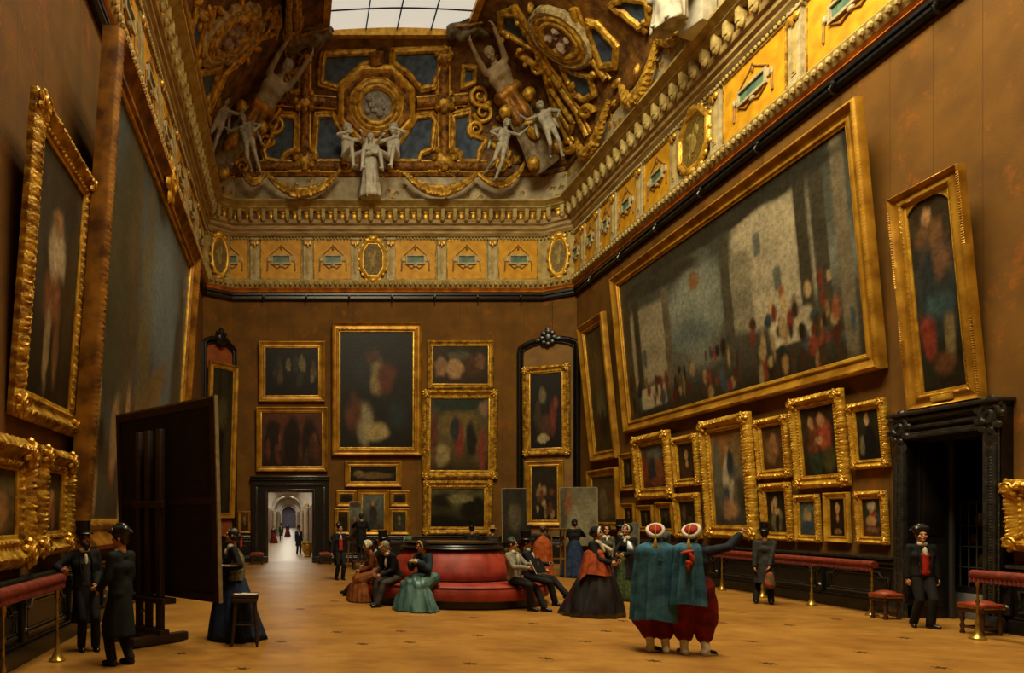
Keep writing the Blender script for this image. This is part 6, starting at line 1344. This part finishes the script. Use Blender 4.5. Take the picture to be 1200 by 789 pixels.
# ---- stucco figures over the cornice -----------------------------------------------------------
STA = mat('grey_stucco_figure', '#77705f', '#a39a86', rough=.6, scale=6); WST = mat('white_stucco', '#a8a18e', '#cbc4b0', rough=.6, scale=6); BST = mat('tan_stucco_figure', '#6e5a3c', '#947c58', rough=.6, scale=6)
def orient(X, up_, face):
    """root matrix: local +Z along up_, local -Y towards face"""
    z_ = Vector(up_).normalized(); y_ = -Vector(face); y_ = (y_ - z_ * y_.dot(z_)).normalized(); x_ = y_.cross(z_)
    return Matrix(((x_.x, y_.x, z_.x, X[0]), (x_.y, y_.y, z_.y, X[1]), (x_.z, y_.z, z_.z, X[2]), (0, 0, 0, 1)))
def statue(label, X, up_, face, m, scale, hands, feet=((.08, -.02), (-.1, .05)), look=(0, 0), wings=False, drape=None, seat=None, female=False, heads=1.0, footz=(0, 0), vox=.014, name='stucco_figure', elbow=((1, .3, -.3), (-1, .3, -.3)), group=None):
    c = fig(label, 0, 0, 0, 1.75, hands=hands, feet=feet, look=look, seat=seat, female=female, heads=heads, footz=footz, vox=vox, elbow=elbow, group=group)
    c.root.name = name; c.root['category'] = 'statue'; c.body.data.materials.clear(); c.body.data.materials.append(m)
    for ch in list(c.root.children):
        if ch.name.startswith('eye'): bpy.data.objects.remove(ch)
    hh_ = hair(c); hh_.data.materials.clear(); hh_.data.materials.append(m)
    if wings:
        for k in (1, -1):
            part(c, 'wing', [rcone(c.up((.05 * k, .13, .40)), c.up((.22 * k, .24, .52)), .05, .05, 8)] + [ball(c.up(((.22 + .03 * j) * k, .24, .42 - .13 * j)), (.045, .025, .26 - .02 * j), 10, rot('Y', (-.35 + .12 * j) * k)) for j in range(3)], m, .016, 2)
    if drape == 'skirt': part(c, 'drapery', c.leg(0, .06) + c.leg(1, .06) + [rcone(c.hip + Vector((-.08, 0, .05)), c.hip + Vector((.08, 0, .05)), .15, .15)], m, .018, 3, .014, 14)
    if drape == 'loin': part(c, 'drapery', [rcone(c.hip + Vector((-.1, 0, .02)), c.hip + Vector((.1, 0, .02)), .135, .135), rcone(c.hip + Vector((.06, 0, 0)), c.kn[0], .12, .09), rcone(c.hip + Vector((-.06, 0, 0)), c.kn[1], .12, .09)], GOLDD, .016, 3, .014, 14, label='gilded drapery')
    c.root.matrix_basis = orient(X, up_, face) @ Matrix.Scale(scale, 4)
    return c
def hipside(px, py, side, lift): 
    P, n = covept(px, py, side, lift); return P, n
# seated white group at the middle of the end wall cornice
P0 = Vector((xx(434, YB - 1.0), YB - 1.0, zy(234, YB - 1.0)))
c = statue('white robed stucco figure with covered hair, middle of the end wall cornice', P0, (0, 0, 1), (0, -1, 0), WST, 1.44, ((-.04, -.2, 1.22), (.06, -.2, 1.14)), feet=((.1, -.10), (-.1, -.06)), female=True)
part(c, 'robe', c.torso(.02) + c.arm(0, .03, .8) + c.arm(1, .03, .8), WST, .014, 3, .009, 16); mk('robe_skirt', skirt_geo(.13, .27, .06, c.hip.z + .2, folds=9, amp=.14, sx=1.0, sy=.8), WST, c.root, smooth=180)
part(c, 'veil', [c.hd((0, .03, .05), (.1, .11, .1)), rcone(c.head((.08, .05, 0)), c.sh[0] + Vector((-.04, .04, .02)), .05, .06), rcone(c.head((-.08, .05, 0)), c.sh[1] + Vector((.04, .04, .02)), .05, .06)], WST, .014, 2)
for k, (px, lb, fc) in enumerate(((407, 'small white cherub sitting left of the white seated cornice figure', (.6, -1, 0)), (461, 'small white cherub sitting right of the white seated cornice figure', (-.6, -1, 0)))):
    P = Vector((xx(px, YB - 1.2), YB - 1.2, zy(208, YB - 1.2)))
    statue(lb, P, (0, 0, 1), fc, WST, 1.5, ((.2, -.35, 1.0), (-.2, -.3, .95)), feet=((.12, -.45), (-.12, -.42)), seat=.4, heads=1.3, group='cherubs of the white cornice group')
# corner atlantes holding the skylight and winged cherubs below
def hip_pt(cx, t, lift):
    a, b = ab(t); left = cx < 0
    x = (CR[0] + (SKY[0] - CR[0]) * a) if left else (CR[1] + (SKY[1] - CR[1]) * a); y = CR[2] + (SKY[2] - CR[2]) * a
    zz_ = ZC0 + (ZS - ZC0) * b; return Vector((x + (lift if left else -lift), y - lift, zz_ - lift * .5))
for lft, lb, tor, top, base_ in ((True, 'tan half-nude stucco giant with raised arms in the left ceiling corner', (305, 128), (352, 52), (243, 204)), (False, 'tan half-nude stucco giant with raised arms in the right ceiling corner', (596, 110), (562, 38), (642, 196))):
    def at_(px, py, d):
        Y = YB - d; return Vector((xx(px, Y), Y, zy(py, Y)))
    a = at_(tor[0], tor[1], 2.1); b = at_(top[0], top[1], 2.9); up_ = (b - a)
    sc__ = up_.length / 1.05
    root = a - up_.normalized() * .93 * sc__
    c = statue(lb, root, up_, (.35 if lft else -.35, -1, -.25), BST if not lft else STA, sc__, ((.20, -.16, 1.92), (-.20, -.16, 1.92)), feet=((.06, -.02), (-.06, .03)), look=(0, 10), drape='loin', elbow=((1, -.2, .1), (-1, -.2, .1)), group='ceiling corner giants')
    q = at_(top[0] + (4 if lft else -2), top[1] - 10, 2.7)
    cl = thing('carved_cloth_bundle', 'dark carved cloth bundle borne by the %s ceiling corner giant' % ('left' if lft else 'right'), 'carving', q)
    remesh('bundle', join(ball((0, 0, 0), (1.0, .4, .42), 16), ball((-.5, .05, -.2), (.6, .35, .35), 12), ball((.6, 0, .15), (.5, .3, .35), 12), ball((.2, -.1, .25), (.6, .3, .25), 12)), mat('dark_stucco', '#453a28', '#75654a', rough=.7, scale=5, bump=.5), .05, cl, 2, disp=lambda co: .06 * np.sin(co[:, 0] * 9 + 3 * np.sin(co[:, 2] * 6)))
    mk('gilded_hem', tube([(-.9, -.2, -.25), (-.4, -.42, -.35), (.2, -.42, -.2), (.9, -.3, .05)], .05, 8), GOLDD, cl)
    pe = at_(base_[0], base_[1], 1.3); d_ = (a - pe)
    ped = thing('stucco_console', 'pale stucco scroll console under the %s ceiling corner giant' % ('left' if lft else 'right'), 'carving', M=orient(pe, d_, (0, -1, -.2)))
    Lp = d_.length; mk('shaft', tr(lathe([(.5, 0), (.62, .12 * Lp), (.5, .3 * Lp), (.42, .6 * Lp), (.5, .85 * Lp)], 20, True, lambda aa, t: 1 + .06 * math.cos(8 * aa)), s=(1, .55, 1)), mat('worn_stucco', '#5c4e36', '#8c7c5c', rough=.7, scale=5, bump=.5), ped)
    for q_ in [ball((sx * .5, -.25, zz_), (.25, .2, .25), 10) for sx in (-1, 1) for zz_ in (.15 * Lp, .85 * Lp)]: mk('scroll_boss', q_, GOLD, ped)
    mk('leaf_boss', ball((0, -.35, .5 * Lp), (.25, .15, .45), 10), GOLD, ped)
for k, (px, py, tx, ty, d, lb, col) in enumerate(((256, 146, 264, 120, 2.9, 'grey winged cherub reaching right, outermost in the left ceiling corner', STA), (292, 166, 284, 138, 2.9, 'grey winged cherub reaching left, innermost in the left ceiling corner', STA), (588, 172, 594, 144, 2.6, 'grey winged cherub reaching right, innermost in the right ceiling corner', STA), (644, 150, 634, 126, 2.6, 'grey winged cherub reaching left, outermost in the right ceiling corner', STA))):
    Y = YB - d; a = Vector((xx(px, Y), Y, zy(py, Y))); b = Vector((xx(tx, Y), Y, zy(ty, Y)))
    up_ = (b - a); s_ = 1.25; rt = k % 2 == 0
    root = a - up_.normalized() * .93 * s_
    hs = ((.55, -.1, 1.75), (-.35, -.1, 1.2)) if (k in (0, 2)) == False else ((.2, -.2, 1.25), (-.55, -.1, 1.75))
    hs = ((.6, -.05, 1.62), (-.30, -.15, 1.1)) if rt else ((.30, -.15, 1.1), (-.6, -.05, 1.62))
    statue(lb, root, up_, (.2 if rt else -.2, -1, -.1), col, s_, hs, feet=((.06, .1), (-.2, .3)), heads=1.2, wings=True, group='winged ceiling cherubs', footz=(0, .2))
# hanging pale drapery figure at the top of the right cornice
Pd = Vector((XR - 1.2, F * (XR - 1.2) / (805 - VX), zy(40, F * (XR - 1.2) / (805 - VX))))
c = statue('pale draped stucco figure sitting on the right wall cornice, cut by the upper edge', Pd, (0, 0, 1), (-1, -.4, 0), STA, 1.75, ((.2, -.3, 1.0), (-.2, -.3, 1.0)), feet=((.1, -.4), (-.1, -.42)), seat=.6, female=True)
seated_skirt(c, STA, .26, .22, zf=0, fold=.022); part(c, 'robe', c.torso(.03) + c.arm(0, .03, .6) + c.arm(1, .03, .6), WST, .014, 3, .01, 16); mk('seat_block', box(-.2, .2, .05, .35, .1, .58, .03), WST, c.root, smooth=30)
# ---- light and camera ------------------------------------------------------------------
def area(name, loc, rotation, sx, sy, power, col):
    l = bpy.data.lights.new(name, 'AREA'); l.shape = 'RECTANGLE'; l.size = sx; l.size_y = sy; l.energy = power; l.color = col
    o = bpy.data.objects.new(name, l); o.location = loc; o.rotation_euler = rotation; COL.objects.link(o); return o
for k in range(4):
    area('skylight_daylight', (1.95 + 1.25 * k, 8.0, ZS - .4), (math.radians(2), math.radians(-34), 0), 1.1, 12.4, 1450, (1.0, .89, .58))
area('gallery_daylight', (-.25, 55, 3.9), (0, 0, 0), 1.2, 52, 900, (1.0, .93, .74)); area('far_gallery_daylight', (-.25, 116, 3.7), (0, 0, 0), 1.2, 64, 900, (1.0, .95, .85))
w = bpy.data.worlds.new('w'); SC.world = w; w.use_nodes = True
w.node_tree.nodes['Background'].inputs['Color'].default_value = (.5, .45, .35, 1); w.node_tree.nodes['Background'].inputs['Strength'].default_value = .3
cam = bpy.data.cameras.new('cam'); cam.lens = 24.0; cam.sensor_width = 36.0; cam.shift_x = 260 / 1200; cam.shift_y = 212.5 / 1200
cam.clip_end = 400
co = bpy.data.objects.new('cam', cam); co.location = (0, 0, H); co.rotation_euler = (PI / 2, 0, 0); COL.objects.link(co); SC.camera = co
SC.view_settings.view_transform = 'Standard'; SC.view_settings.look = 'None'; SC.view_settings.gamma = 1; SC.view_settings.use_curve_mapping = False
SC.view_settings.exposure = 0.0
